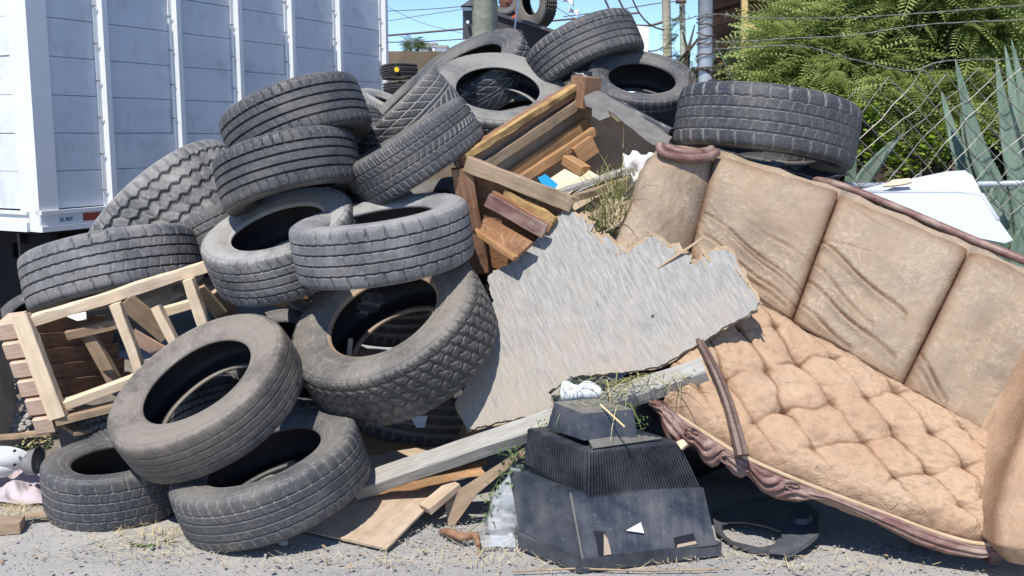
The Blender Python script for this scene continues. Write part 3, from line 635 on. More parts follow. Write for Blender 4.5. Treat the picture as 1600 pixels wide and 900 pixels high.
# front face with brocade and carved strip
wall('front_panel', A_, D_, M['brocade'], dn*1.0, .02, (0, .04, 0))
beam('corner_stile', at(722, 262, 4.77), at(748, 425, 4.86), .06, .10, M['brown_wood'], car, up=Vector((1, 0, 0)), rough=.006)
beam('cross_brace', at(812, 282, 4.95), at(928, 205, 5.2), .035, .045, M['orange_wood'], car, rough=.004)
beam('foam_strip', at(790, 300, 4.72), at(868, 345, 4.60), .04, .03, M['yellow_foam'], car, rough=.01)
beam('padded_strip', at(770, 304, 4.72), at(862, 356, 4.60), .04, .04, M['brocade'], car, rough=.008, n=20)
cs = beam('carved_strip', at(762, 312, 4.66), at(852, 362, 4.54),   .025, .062, M['mahog'], car, rough=.003)
p_, n_ = plane3(at(752, 350, 4.62), at(828, 385, 4.5), at(815, 405, 4.5))
slab('brocade_panel', [onp(x, y, p_, n_) for x, y in ((755, 342), (766, 340), (832, 378), (806, 402), (750, 362))], n_, .03, M['brocade'], car)
beam('lower_rail', at(742, 360, 4.62), at(806, 404, 4.5), .04, .022, M['orange_wood'], car)
# loose bits inside the carcass
def loose(nm, x0, y0, Y0, x1, y1, Y1, w, h, m, lab, catg='board', **k):
    return tag(beam(nm, at(x0, y0, Y0), at(x1, y1, Y1), w, h, M[m], None, **k), lab, catg)
loose('batten', 885, 250, 5.05, 915, 268, 4.95, .06, .05, 'orange_wood', 'short orange block lying inside the broken armchair frame', 'wood block')
loose('batten', 900, 245, 5.1, 928, 225, 5.15, .03, .09, 'orange_wood', 'upright orange offcut at the inner corner of the broken armchair frame', 'wood block')
flat('cardboard_piece', [(850, 285), (900, 252), (935, 275), (885, 305)], (5.0, 5.05, 4.9), 'pine', 'pale thin board lying flat inside the broken armchair frame', 'board')
flat('blue_scrap', [(840, 278), (852, 272), (872, 288), (866, 297), (850, 292)], (4.86, 4.88, 4.86), 'blue', 'bright blue plastic scrap inside the broken armchair frame', 'scrap', .01)
loose('batten', 868, 302, 4.75, 978, 266, 4.9, .07, .02, 'grey_wood', 'pale grey strip of wood sloping out of the broken armchair frame', 'board', ragged=(.02, .04))
loose('batten', 875, 318, 4.7, 972, 284, 4.85, .06, .035, 'pine_dark', 'split dark board just below the pale grey strip in the armchair frame', 'board', ragged=(.03, .05), rough=.01)
# white crumpled plastic behind the arm
link_ = grid(14, 14, lambda u, v: at(975+50*u, 240+75*v, 4.95)+Vector((.02*fbm((u*4, v*4, 0)), .05*fbm((u*3, v*3, 5)), .02*fbm((u*4, v*4, 9)))), back=Vector((0, .04, 0)))
tag(link('plastic_bag', link_, M['pale']), 'crumpled white plastic bag tucked behind the left sofa arm', 'bag')
# grass clumps
BV, BF = strip(1, .018, 5, -.45)
def grassclump(nm, spots, mats, lab, Lr=(.08, .2), tilt=(.3, 1.4)):
    o = None
    Ms = []
    for (x, y, Y, n, sx, sy) in spots:
        for k in range(n):
            p = at(rng.normal(x, sx), rng.normal(y, sy), Y+rng.normal(0, .04)); L = rng.uniform(*Lr)
            Ms.append(Matrix.Translation(p) @ Matrix.Rotation(rng.uniform(0, 6.28), 4, 'Z') @ Matrix.Rotation(rng.uniform(*tilt), 4, 'X') @ Matrix.Diagonal((L, L, L, 1)))
    h = len(Ms)//2; random.shuffle(Ms)
    o = scatter(nm, BV, BF, Ms[:h], M[mats[0]]); tag(o, lab, 'grass')
    scatter('dry_blades', BV, BF, Ms[h:], M[mats[1]], o); return o
grassclump('grass_clump', [(945, 312, 4.80, 110, 12, 16), (962, 332, 4.66, 150, 15, 20), (938, 352, 4.72, 110, 12, 10), (975, 300, 4.8, 60, 8, 20)], ('grass', 'grassdry'), 'tangled clump of green and dry grass between the armchair frame and the sofa arm')

# ------------------------------------------------------------------ torn plywood sheet
pp, pn = plane3(at(720, 665, 4.30), at(890, 330, 4.62), at(1185, 470, 4.08))
out = [(712, 628), (722, 616), (748, 560), (768, 505), (770, 470), (762, 432), (800, 408), (828, 385), (852, 360), (868, 345), (880, 333), (893, 329), (903, 340), (912, 338), (919, 349), (928, 352), (922, 362), (938, 372), (950, 369), (958, 379), (965, 388), (973, 379), (980, 392), (988, 390), (1000, 382), (1014, 372), (1024, 369), (1036, 378), (1042, 386), (1050, 389), (1058, 384), (1066, 396), (1080, 401), (1078, 412), (1090, 410), (1103, 398), (1120, 391), (1135, 389), (1146, 398), (1153, 416), (1164, 430), (1168, 446), (1178, 458), (1186, 472), (1181, 483), (1160, 496), (1130, 512), (1106, 528), (1070, 548), (1040, 569), (1022, 574), (985, 580), (930, 585), (905, 587), (885, 592), (870, 605), (858, 612), (862, 626), (868, 640), (730, 672), (722, 655), (715, 645)]
sheet = thing('plywood_sheet', onp(900, 500, pp, pn), 'large torn sheet of silver-grey weathered plywood with jagged upper edge, in the middle', 'plywood sheet')
gdir = (onp(905, 420, pp, pn)-onp(860, 330, pp, pn)).normalized()
slab('face_ply', [onp(x, y, pp, pn) for x, y in out], pn, .006, M['plyface'], sheet, jag=.0045, step=.016, xdir=gdir)
cx_, cy_ = 930, 490
po = [(cx_+(x-cx_)*1.006, cy_+(y-cy_)*1.008-(5 if y < 480 and x > 860 else 0)) for x, y in out]
slab('core_ply', [onp(x, y, pp, pn)-pn*.009 for x, y in po], pn, .009, M['plyedge'], sheet, jag=.006, step=.02, xdir=gdir)
pi_ = [(cx_+(x-cx_)*.996, cy_+(y-cy_)*.99-(9 if y < 480 and x > 860 else 0)) for x, y in out]
slab('back_ply', [onp(x, y, pp, pn)-pn*.021 for x, y in pi_], pn, .006, M['pine_dark'], sheet, jag=.010, step=.025, xdir=gdir)
edge = [q for q in out if q[1] < 475 and q[0] > 905]
for k in range(70):
    t = rng.uniform(0, len(edge)-1.01); i = int(t); f = t-i; x = edge[i][0]*(1-f)+edge[i+1][0]*f; y = edge[i][1]*(1-f)+edge[i+1][1]*f
    p = onp(x, y+rng.uniform(0, 10), pp, pn)+pn*rng.uniform(-.012, .003); L = rng.uniform(.015, .05); dd = (gdir+Vector(rng.normal(0, .12, 3))).normalized()
    beam('splinter', p+dd*L*.5, p-dd*L*.6, rng.uniform(.003, .009), .002, M['plyedge'], sheet, up=pn, n=2, ragged=(.004, .012), rough=.001)
for (x, y, a, L) in ((1063, 398, 30, .15),):
    p = onp(x, y, pp, pn)+pn*.006; q = onp(x-60*math.cos(R(a)), y+60*math.sin(R(a)), pp, pn)
    d = (p-q).normalized(); beam('splinter', p-d*L*.5, p+d*L*.5+pn*.015, .012, .006, M['plyedge'], sheet, up=pn, n=6, ragged=(.04, .05))
b = MB(); p = onp(1020, 494, pp, pn); b.tube([p+pn*.0015, p+pn*.0025], .007, 8); link('knot_hole', b.mesh('k'), M['ink'], sheet)

# white-grey plank
pl = tag(beam('plank', at(556, 762, 4.18), at(1102, 577, 4.02), .10, .058, M['grey_wood'], None, rough=.003, n=40, up=Vector((0, -.45, 1))), 'long whitish plank running from the front tyre up to the sofa seat', 'plank')
pl['category'] = 'plank'
# grass on the plank and the cup
grassclump('grass_bundle', [(930, 600, 3.98, 60, 30, 6), (985, 590, 3.98, 60, 40, 5), (925, 632, 3.93, 110, 26, 3), (1030, 585, 3.96, 30, 30, 4)], ('grass', 'grassdry'), 'bundle of cut grass lying on the plank above the black television shell', (.07, .17), (-.25, .12))
for o_ in (): pass
b = MB(); q = at(908, 612, 3.99); ax = Vector((.95, -.3, .12)).normalized()
prof = [(-.075, .032), (-.07, .04), (-.02, .037), (.0, .03), (.03, .035), (.07, .028), (.085, .012)]
pr = cat([Vector((t, r, 0)) for t, r in prof], 5); b.tube([q+ax*v.x+Vector((0, 0, .004*math.sin(v.x*60))) for v in pr], [max(.004, v.y*(1+.12*math.sin(v.x*70))) for v in pr], 20); tag(link('white_bottle', b.mesh('b', True), M['pale']), 'small crumpled white plastic bottle lying on the plank beside the grass', 'bottle')
b = MB(); b.tube(cat([at(872, 640, 4.0), at(878, 618, 4.02), at(888, 600, 4.05), at(893, 590, 4.1)]), .008, 8); tag(link('cable', b.mesh('c', True), M['darkbin']), 'short black cable sticking up left of the white bottle', 'cable')
b = MB(); b.tube([at(938, 632, 3.82), at(976, 667, 3.68)], .004, 6); tag(link('stick', b.mesh('s'), M['straw']), 'thin pale stick lying across the top of the television shell', 'stick')

# ------------------------------------------------------------------ television shell (back of a tube TV, lying face down)
tv = thing('television_shell', gd(905, 895), 'black plastic back of a tube television standing face down on the ground, ribbed sides', 'television')
def sec(L, Fc, Rr):   # L, FC, R as (px,py,Y) -> 4 corners L, FC, R, B
    l, f, r = at(*L), at(*Fc), at(*Rr); return [l, f, r, l+(r-f)*.93]
S0 = [gd(809, 857), gd(905, 896), gd(1127, 868)]; S0 = [S0[0], S0[1], S0[2], S0[0]+(S0[2]-S0[1])*.95]
S1 = [p+Vector((0, .0, .055)) for p in S0]
S2 = sec((811, 829, 3.83), (912, 877, 3.60), (1119, 851, 3.73))
S3 = sec((795, 735, 3.95), (892, 769, 3.70), (1099, 762, 3.88))
S4 = sec((822, 724, 3.93), (917, 779, 3.72), (1096, 766, 3.90))
S5 = sec((827, 669, 3.93), (919, 703, 3.70), (1060, 690, 3.87))
S6 = sec((855, 669, 3.90), (911, 688, 3.73), (996, 683, 3.82))
S7 = sec((866, 629, 3.90), (911, 647, 3.77), (989, 640, 3.84))
def loft(nm, secs, m, top=False, bow=0., bev=0):
    b = MB(); V = []; F = []; n = 12
    for s in secs:
        for k in range(4):
            a, c = s[k], s[(k+1) % 4]
            ctr = sum(s, Vector())/4
            for i in range(n):
                t = i/n; p = a.lerp(c, t)+Vector((0, 0, bow*math.sin(math.pi*t) if k in (0, 2) else 0)); V.append(p)
    N = 4*n
    for j in range(len(secs)-1):
        for i in range(N): F.append((j*N+i, j*N+(i+1) % N, (j+1)*N+(i+1) % N, (j+1)*N+i))
    if top: F.append(tuple(range((len(secs)-1)*N, len(secs)*N)))
    return link(nm, mesh(nm, V, F), m, tv)
loft('bezel', [S0, S1, [p.lerp(q, .9) for p, q in zip(S1, S2)]], M['tv'])
loft('body', [S2, S3], M['tv'], True)
def ribface(a0, a1, b0, b1, n=34, dep=.009):
    """a: bottom edge pair, b: top edge pair; vertical ribs"""
    nr = (b0-a0).cross(a1-a0).normalized(); nr = -nr if nr.y > 0 else nr
    V = []; F = []; m_ = n*4
    for i in range(m_+1):
        t = i/m_; k = i % 4; o = nr*(dep if k in (1, 2) else 0)
        for v in (0, .03, .97, 1): V.append(a0.lerp(a1, t).lerp(b0.lerp(b1, t), v)+(o if 0 < v < 1 else nr*0))
    for i in range(m_):
        for j in range(3): F.append((i*4+j, (i+1)*4+j, (i+1)*4+j+1, i*4+j+1))
    return V, F
loft('rib_core', [[p+Vector((0, 0, 0)) for p in S4], S5], M['tv'], True)
nrm = Vector((0, -.004, 0))
b = MB(); b.add(*ribface(S4[1]+nrm, S4[2]+nrm, S5[1]+nrm, S5[2]+nrm, 38)); b.add(*ribface(S4[0]+nrm+Vector((-.003, 0, 0)), S4[1]+nrm+Vector((-.003, 0, 0)), S5[0]+nrm+Vector((-.003, 0, 0)), S5[1]+nrm+Vector((-.003, 0, 0)), 26))
link('vent_ribs', b.mesh('v'), M['tv'], tv)
b = MB()
for i in range(5):
    t0 = .12+i*.17; a, c = S5[1].lerp(S6[1], t0)+Vector((.02, 0, .004)), S5[2].lerp(S6[2], t0)+Vector((-.05, 0, .012)); b.tube([a, c], .005, 6)
link('top_slats', b.mesh('v'), M['dustytop'], tv)
loft('neck_housing', [S6, S7], M['tv'], False)
ctr = sum(S7, Vector())/4; b = MB(); b.add([p+(p-ctr)*.0+Vector((0, 0, .003)) for p in S7]+[p-Vector((0, 0, .01)) for p in S7], [(0, 1, 2, 3), (0, 4, 5, 1), (1, 5, 6, 2), (2, 6, 7, 3), (3, 7, 4, 0)])
link('housing_lid', b.mesh('l'), M['dustytop'], tv)
def tvp(x, y, o=.003):
    p, n = plane3(S2[1], S2[2], S3[1]); return onp(x, y, p, n)+n*o, n
def tvpoly(nm, px, m, o=.003, th=.002, par=None):
    return slab(nm, [tvp(x, y, o)[0] for x, y in px], tvp(900, 800)[1], th, m, par or tv)
tvpoly('triangle_hole', [(978, 829), (1001, 816), (1006, 833)], M['pale'])
sk = [(930, 830), (943, 832), (954, 868), (940, 872), (933, 850)]
a_ = tvpoly('socket_recess', [(928, 829), (944, 831), (957, 866), (936, 871)], M['ink'], .0025); tvpoly('socket_flap', [(943, 834), (949, 842), (955, 866), (943, 868)], M['board_in'], .005, par=a_)
a_ = tvpoly('terminal_recess', [(1052, 840), (1083, 833), (1089, 850), (1055, 857)], M['ink'], .0025); tvpoly('terminal_strip', [(1058, 851), (1086, 845), (1088, 850), (1057, 856)], M['board_in'], .005, par=a_)
b = MB(); b.tube([S2[1]+Vector((-.002, -.006, 0)), S3[1]+Vector((-.002, -.006, 0))], .004, 6); link('edge_bead', b.mesh('e'), M['dustytop'], tv)

# clear plastic jug beside the television
def jug(u, v):
    a = 2*math.pi*u; r = interp([.07, .075, .07, .078, .06, .03, .028], v)*(1+.14*fbm((math.cos(a)*1.5, math.sin(a)*1.5, v*3)))
    p = gd(785, 850)+Vector((0, .12, 0)); return p+Vector((r*math.cos(a)+.06*v, r*math.sin(a), .01+.27*v))
tag(link('clear_jug', grid(40, 24, jug), M['clear']), 'crumpled clear plastic container standing against the left of the television shell', 'container')
flatbag = grid(20, 10, lambda u, v: gd(745+60*u, 842+18*v)+Vector((0, 0, .012+.02*abs(fbm((u*3, v*3, 2)))))); tag(link('clear_film', flatbag, M['clear']), 'thin clear plastic film lying on the grit beside the clear container', 'plastic film')
b = MB(); b.tube(cat([at(688, 832, 4.0), gd(700, 842)+Vector((0, 0, .03)), gd(722, 850)+Vector((0, 0, .03)), gd(742, 848)+Vector((0, 0, .03)), gd(748, 862)+Vector((0, 0, .02))], 5), [.008+.010*math.sin(.3+i*.14)+.002*math.sin(i*2.1) for i in range(21)], 8); tag(link('root', b.mesh('r', True), M['brown_wood']), 'curled brown root lying on the grit left of the clear container', 'root')

# boards on the ground under the plank
p_, n_ = plane3(gd(605, 857, .012), gd(475, 830, .012), at(690, 740, 4.35))
tag(slab('thin_board', [onp(x, y, p_, n_) for x, y in ((468, 826), (540, 770), (590, 740), (652, 748), (705, 745), (690, 768), (660, 800), (604, 857))], n_, .01, M['ply_brown']), 'thin tan plywood board lying flat on the ground below the plank', 'board')
loose('timber_block', 664, 796, 4.03, 712, 756, 4.12, .075, .03, 'ply_brown', 'short tan timber offcut standing on the corner of the thin tan board', 'wood block')
loose('splintered_board', 590, 762, 4.18, 745, 735, 4.14, .09, .035, 'orange_wood', 'splintered orange-brown board wedged under the plank', 'board', rough=.012, ragged=(.08, .05))
flat('leaning_panel', [(694, 780), (712, 768), (818, 700), (822, 708), (745, 772), (702, 832)], (4.1, 4.0, 4.05), 'pine_dark', 'thin brown panel leaning below the plank left of the television shell', 'board', .008)
flat('thin_board', [(572, 712), (648, 700), (720, 697), (700, 720), (640, 740), (575, 745)], (4.45, 4.75, 4.4), 'ply_brown', 'tan board lying in the pile between the front tyre and the plank', 'board')
flat('board_piece', [(640, 650), (668, 650), (663, 668), (651, 668)], (4.62, 4.62, 4.6), 'pale', 'small pale scrap catching the light below the knobbly tyre', 'scrap', .006)
flat('dark_panel', [(560, 665), (740, 640), (760, 700), (570, 720)], (4.85, 4.85, 4.8), 'pine_dark', 'dark board standing in deep shade below the knobbly tyre', 'board')
# things seen through the hole of the knobbly tyre
loose('batten', 606, 500, 4.75, 672, 470, 4.8, .03, .015, 'pine', 'pale broken stick seen through the hole of the knobbly tyre', 'stick', rough=.01)
loose('batten', 548, 530, 4.6, 545, 562, 4.55, .02, .02, 'pine', 'short upright stick standing in the hole of the knobbly tyre', 'stick')
loose('batten', 555, 545, 4.72, 620, 575, 4.68, .07, .03, 'pine_dark', 'dark board lying across the bottom of the hole of the knobbly tyre')

# weeds hanging between the boards
LV = [(0, 0, 0), (.3, .45, .04), (0, 1, 0), (-.3, .45, .04)]; LF = [(0, 1, 2, 3)]
def weed(spots, m, lab, s=(.015, .03), stems=True):
    Ms = []; ST = []
    for (x0, y0, Y0, x1, y1, Y1, n) in spots:
        a, c = at(x0, y0, Y0), at(x1, y1, Y1); P = [a.lerp(c, t/8)+Vector((.02*math.sin(t+x0), 0, -.03*math.sin(t/8*3))) for t in range(9)]; b = MB(); b.tube(P, .0018, 4); ST.append(b)
        for k in range(n):
            t = rng.uniform(.1, 1); p = a.lerp(c, t)+Vector(rng.normal(0, .014, 3)); q = rng.uniform(*s)
            Ms.append(Matrix.Translation(p) @ Matrix.Rotation(rng.uniform(0, 6.28), 4, 'Z') @ Matrix.Rotation(rng.uniform(-1.2, 1.2), 4, 'X') @ Matrix.Diagonal((q, q, q, 1)))
    o = scatter('weed', LV, LF, Ms, M[m]); tag(o, lab, 'weed')
    for b in ST: link('stem', b.mesh('s'), M['leaf3'], o)
weed([(820, 690, 3.98, 780, 745, 3.95, 26), (830, 700, 3.98, 800, 760, 3.92, 22), (800, 715, 3.96, 735, 830, 3.95, 14), (790, 735, 3.96, 760, 815, 3.92, 12), (815, 700, 3.97, 775, 700, 3.95, 16)], 'leaf3', 'leafy green weed hanging left of the television shell')
weed([(855, 660, 3.95, 835, 690, 3.93, 26), (845, 655, 3.96, 862, 668, 3.94, 18)], 'leaf2', 'small yellow-green weed at the top left of the television shell', (.008, .018))
weed([(995, 625, 3.98, 1005, 670, 3.95, 26), (990, 632, 3.98, 998, 660, 3.95, 14)], 'leaf3', 'small curly weed hanging right of the television shell top', (.008, .016))
weed([(245, 850, 3.86, 215, 856, 3.84, 5), (248, 848, 3.87, 265, 842, 3.88, 5), (235, 858, 3.84, 205, 848, 3.86, 4)], 'leaf3', 'little green seedling on the ground beside the left front tyre', (.025, .045))
for (x, y, s, lb) in ((443, 852, .024, 'round pale stone on the ground below the front tyre'), (200, 812, .02, 'small white stone in front of the left front tyre'), (352, 862, .02, 'grey stone lying left of the round pale stone')):
    p = gd(x, y); V = [tuple(Vector(v)*(1+.2*fbm(v, 1.5))) for v in IV]; me = mesh('s', V, [tuple(f) for f in IF], True)
    o = link('stone', me, M['stone'], None, Matrix.Translation(p+Vector((0, 0, s*.5))) @ Matrix.Diagonal((s, s*.8, s*.6, 1))); tag(o, lb, 'stone')

# ------------------------------------------------------------------ sofa
sofa = thing('sofa', gd(1560, 878), 'tilted old three-seat sofa with tufted tan seat, damask back and carved wooden rail', 'sofa')
def addattr(me, vals, nm='crease'):
    a = me.attributes.new(nm, 'FLOAT', 'POINT'); v = np.zeros(len(me.vertices), np.float32); v[:len(vals)] = vals; a.data.foreach_set('value', v)
topE = [at(1118, 240, 4.80), at(1312, 303, 4.58), at(1515, 390, 4.36), at(1712, 478, 4.10)]
botE = [at(1078, 400, 4.58), at(1238, 503, 4.36), at(1410, 605, 4.14), at(1585, 706, 3.92)]
bn = ((topE[3]-topE[0]).cross(botE[1]-topE[1])).normalized(); bn = -bn if bn.y > 0 else bn
FOLD = {0: [((.05, .62), (1, .80), 1), ((.1, .80), (1, .93), 1), ((.3, .70), (.98, .84), .7), ((.25, .88), (.9, .97), .8), ((.4, .52), (1, .60), .5)],
        1: [((.0, .42), (.78, .62), 1.5), ((.0, .42), (.35, .33), .5), ((.0, .72), (.85, .90), 1.3), ((.03, .60), (.6, .78), .8), ((.05, .90), (.5, .97), 1.2), ((.1, .1), (.5, .13), .4)],
        2: [((.02, .80), (.35, .95), 1.2), ((.05, .88), (.3, .98), .8), ((.1, .1), (.4, .15), .3)]}
def sd2(u, v, a, b):
    dx, dy = b[0]-a[0], b[1]-a[1]; t = max(0, min(1, ((u-a[0])*dx+(v-a[1])*dy)/(dx*dx+dy*dy))); px, py = a[0]+t*dx, a[1]+t*dy
    s = (u-px)*(-dy)+(v-py)*dx; d = math.hypot(u-px, v-py); return math.copysign(d, s), math.sin(math.pi*min(max(t, .22), .8))
for k in range(3):
    cr = []
    def f(u, v, k=k):
        p = topE[k].lerp(topE[k+1], u).lerp(botE[k].lerp(botE[k+1], u), v)
        e = 1-abs(2*u-1)**7; ev = 1-(max(0, 1-v*9))**2*.8; h = .060*math.sqrt(max(e, 0))*ev*(.75+.25*math.sin(math.pi*min(1, v*1.05)))
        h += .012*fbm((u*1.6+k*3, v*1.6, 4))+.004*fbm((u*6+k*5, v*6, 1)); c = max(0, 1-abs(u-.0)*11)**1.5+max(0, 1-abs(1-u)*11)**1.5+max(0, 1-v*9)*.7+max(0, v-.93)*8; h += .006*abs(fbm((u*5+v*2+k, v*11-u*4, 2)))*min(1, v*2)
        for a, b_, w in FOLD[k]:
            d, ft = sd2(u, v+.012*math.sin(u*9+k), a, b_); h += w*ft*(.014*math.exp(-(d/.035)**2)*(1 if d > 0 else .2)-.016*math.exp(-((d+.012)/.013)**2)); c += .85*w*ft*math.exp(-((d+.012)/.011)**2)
        cr.append(min(c, 1)); return p+bn*h
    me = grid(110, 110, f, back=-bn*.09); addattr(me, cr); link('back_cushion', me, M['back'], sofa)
# back frame behind the cushions
slab('back_frame', [topE[0]-bn*.085+Vector((-.05, 0, .03)), topE[3]-bn*.085+Vector((0, 0, .03)), botE[3]-bn*.085-Vector((0, 0, .3)), botE[0]-bn*.085-Vector((0, 0, .3))], bn, .05, M['board_in'], sofa)
rp = cat([at(1270, 281, 4.78), at(1312, 290, 4.66), at(1400, 324, 4.56), at(1515, 373, 4.42), at(1605, 409, 4.28), at(1720, 458, 4.15)], 5)
b = MB(); b.tube(rp, [.012]+[.019]*(len(rp)-1), 8); link('top_rail', b.mesh('t', True), M['mahog'], sofa)
for i in range(3):   # top of the upholstery rolled over the back
    b = MB(); P = [topE[i].lerp(topE[i+1], t/8)-bn*.02+Vector((0, 0, -.012+.006*math.sin(t*2))) for t in range(9)]; b.tube(P, .042, 10); 
    me = b.mesh('r', True); link('top_roll', me, M['back'], sofa)
# seat
crs = [at(1078, 425, 4.54), at(1235, 506, 4.34), at(1410, 608, 4.12), at(1578, 704, 3.92)]
fr = [at(1035, 632, 4.00), at(1090, 668, 3.93), at(1150, 705, 3.86), at(1215, 735, 3.82), at(1290, 765, 3.78), at(1370, 795, 3.74), at(1450, 825, 3.69), at(1510, 842, 3.64), at(1550, 845, 3.62)]
sn = ((crs[3]-crs[0]).cross(fr[4]-crs[1])).normalized(); sn = -sn if sn.z < 0 else sn
cr = []
def tuft(u, v):
    U, Vv = u*5.4+.16*fbm((u*3.5, v*3.5, 3)), v*3.0+.16*fbm((u*3.5, v*3.5, 23))
    s, t = U+Vv, U-Vv; ds, dt = abs(s-round(s)), abs(t-round(t)); db = math.hypot(ds, dt)
    a = max(0, .32+1.1*fbm((u*3.4, v*3.4, 7))); b_ = max(.15, .75+.8*fbm((u*3, v*3, 17)))
    a *= math.exp(-(db/.75)**2)+.15; b_ *= .55+.6*math.exp(-(db/.4)**2)
    h = 1-.42*a*math.exp(-(ds/.09))-.50*b_*math.exp(-(dt/.085))-.75*math.exp(-(db/.15)**1.4)-.16*a*math.exp(-ds/.022)-.20*b_*math.exp(-dt/.022)
    return h, math.exp(-(ds/.03)**2)*min(1, a*1.6)*.95+math.exp(-(dt/.032)**2)*min(1, b_*1.3)+math.exp(-(db/.08)**2)*.9
def seatf(u, v):
    p = interp(crs, u).lerp(interp(fr, u), v)
    lo = min(v*10, 1); fall = max(0, (v-.86)/.14); edge = min(1, min(u, 1-u)*14+.05)
    k, c = tuft(u, v); k2 = 1-max(0, (v-.72)/.28)*.75
    h = (.048+.034*(k*k2+(1-k2)*.75))*math.sqrt(lo)*edge**.5*(1-fall**2.5*.95)+.020*math.sin(math.pi*v)*edge
    wr = fbm((u*9, v*7, 6)); h += .012*abs(fbm((u*16+v*6, v*13-u*5, 2)))-.006*max(0, .25-abs(fbm((u*9+v*7, v*4, 12))))*4*.5+.007*wr+.010*fbm((u*3, v*2, 31))
    cr.append(min(1, c*k2+max(0, 1-v*14)*.6+max(0, v-.93)*6*.5)); return p+sn*h+Vector((0, -.02, 0))*fall
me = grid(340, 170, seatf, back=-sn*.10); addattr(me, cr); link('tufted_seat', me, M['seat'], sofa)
for (u, v) in ((.13, .4), (.3, .45), (.42, .6), (.47, .3), (.55, .75), (.62, .5), (.75, .65), (.83, .45), (.7, .2)):
    U, V_ = u*5.4, v*3.0; s, t = round(U+V_), round(U-V_); u2, v2 = (s+t)/2/5.4, (s-t)/2/3.0
    if not (.03 < u2 < .97 and .05 < v2 < .85): continue
    p = interp(crs, u2).lerp(interp(fr, u2), v2)+sn*.05; b = MB(); b.tube([p-sn*.01, p, p+sn*.004], [.009, .009, .004], 10); link('button', b.mesh('b', True), M['seat'], sofa)
# piping and carved rail
b = MB(); b.tube(cat([p+Vector((0, -.045, .004)) for p in fr], 6), .009, 8); link('piping', b.mesh('p', True), M['piping'], sofa)
ue = [(1010, 620), (1040, 632), (1090, 670), (1150, 708), (1200, 732), (1260, 758), (1330, 784), (1400, 808), (1460, 832), (1520, 849), (1556, 852)]
le = [(1009, 628), (1022, 642), (1032, 652), (1035, 670), (1043, 688), (1058, 697), (1074, 700), (1082, 697), (1090, 705), (1098, 722), (1112, 731), (1122, 727), (1128, 716), (1134, 728), (1146, 742), (1158, 748), (1166, 742), (1176, 752), (1190, 768), (1214, 780), (1246, 785), (1268, 780), (1290, 779), (1330, 797), (1380, 824), (1430, 850), (1480, 866), (1530, 873), (1557, 868)]
def px_interp(T, x):
    for i in range(len(T)-1):
        if T[i][0] <= x <= T[i+1][0]: t = (x-T[i][0])/(T[i+1][0]-T[i][0]); return T[i][1]*(1-t)+T[i+1][1]*t
    return T[-1][1]
N_ = 220; V = []; F = []
def railY(x): return np.interp(x, [1010, 1045, 1150, 1290, 1450, 1556], [4.03, 3.94, 3.82, 3.74, 3.65, 3.58])
for i in range(N_+1):
    x = 1010+547*i/N_; yu, yl = px_interp(ue, x), px_interp(le, x); Yx = railY(x); carv = max(0, min(1, (1275-x)/40))
    for j in range(13):
        v = j/12; y = yu+(yl-yu)*v; bul = math.sin(math.pi*v)**.6*.028
        g_ = .006*carv*math.sin((v*3.2+.9*math.sin(x*.062)+x*.008)*6.28)*math.sin(math.pi*v)*2.0+(1-carv)*.006*math.sin(v*3*6.28)
        V.append(at(x, y, Yx)+Vector((0, -bul-g_, 0)))
    for j in range(13): V.append(at(x, yl+(yu-yl)*j/12, Yx)+Vector((0, .05, .0)))
for i in range(N_):
    for j in range(26): F.append((i*26+j, i*26+(j+1) % 26, (i+1)*26+(j+1) % 26, (i+1)*26+j))
F += [tuple(range(26)), tuple(range(N_*26, N_*26+26))[::-1]]
rail = link('carved_rail', mesh('rail', V, F, True), M['mahog'], sofa)
for (x, y) in ((1083, 668), (1140, 712), (1240, 752)):
    P = []
    for k in range(22): a = k*.42; r = 15*(1-k/24); P.append(at(x+r*math.cos(a)*1.4, y+6+r*.7*math.sin(a)+.35*r*math.cos(a), float(railY(x))-.026))
    b = MB(); b.tube(P, .0045, 6); link('carved_scroll', b.mesh('s', True), M['mahog'], rail)
p_, n_ = plane3(at(1060, 700, 3.88), at(1071, 705, 3.86), at(1068, 690, 3.88)); slab('bare_chip', [onp(x, y, p_, n_)+n_*.03 for x, y in ((1061, 692), (1071, 688), (1078, 696), (1069, 704))], n_, .02, M['pine'], rail)
# left arm
aL = [at(1030, 228, 4.74), at(1003, 262, 4.66), at(985, 320, 4.58), at(955, 392, 4.50), at(930, 450, 4.44)]
aR = [at(1122, 240, 4.82), at(1112, 290, 4.74), at(1098, 345, 4.66), at(1076, 400, 4.58), at(1050, 460, 4.5)]
cr = []
def armf(u, v):
    p = interp(aL, v).lerp(interp(aR, v), u); h = .11*math.sin(math.pi*u)**.55*(min(1, .25+v*5))**.5
    h += .006*fbm((u*3, v*4, 3))+.003*fbm((u*12, v*14, 3)); cr.append(max(0, 1-(1-u)*5)**2*.9+max(0, 1-v*10)*.5); return p+bn*(h-.02)
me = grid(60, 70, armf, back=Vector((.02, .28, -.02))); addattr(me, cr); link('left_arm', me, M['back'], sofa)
sp = [at(1030+42+44*math.cos(a)*(1-.05*a), 236+9*math.sin(a)*(1-.05*a), 4.68) for a in np.linspace(0, 9, 40)]
b = MB(); b.tube(cat([at(1031, 226, 4.66), at(1034, 238, 4.63), at(1052, 245, 4.62), at(1078, 248, 4.64), at(1104, 246, 4.68), at(1120, 238, 4.74)], 6), .020, 10)
b.tube(cat([at(1040, 230, 4.70), at(1070, 239, 4.66), at(1100, 238, 4.70), at(1112, 234, 4.74)], 6), .022, 10)
link('arm_scroll', b.mesh('s', True), M['mahog'], sofa)
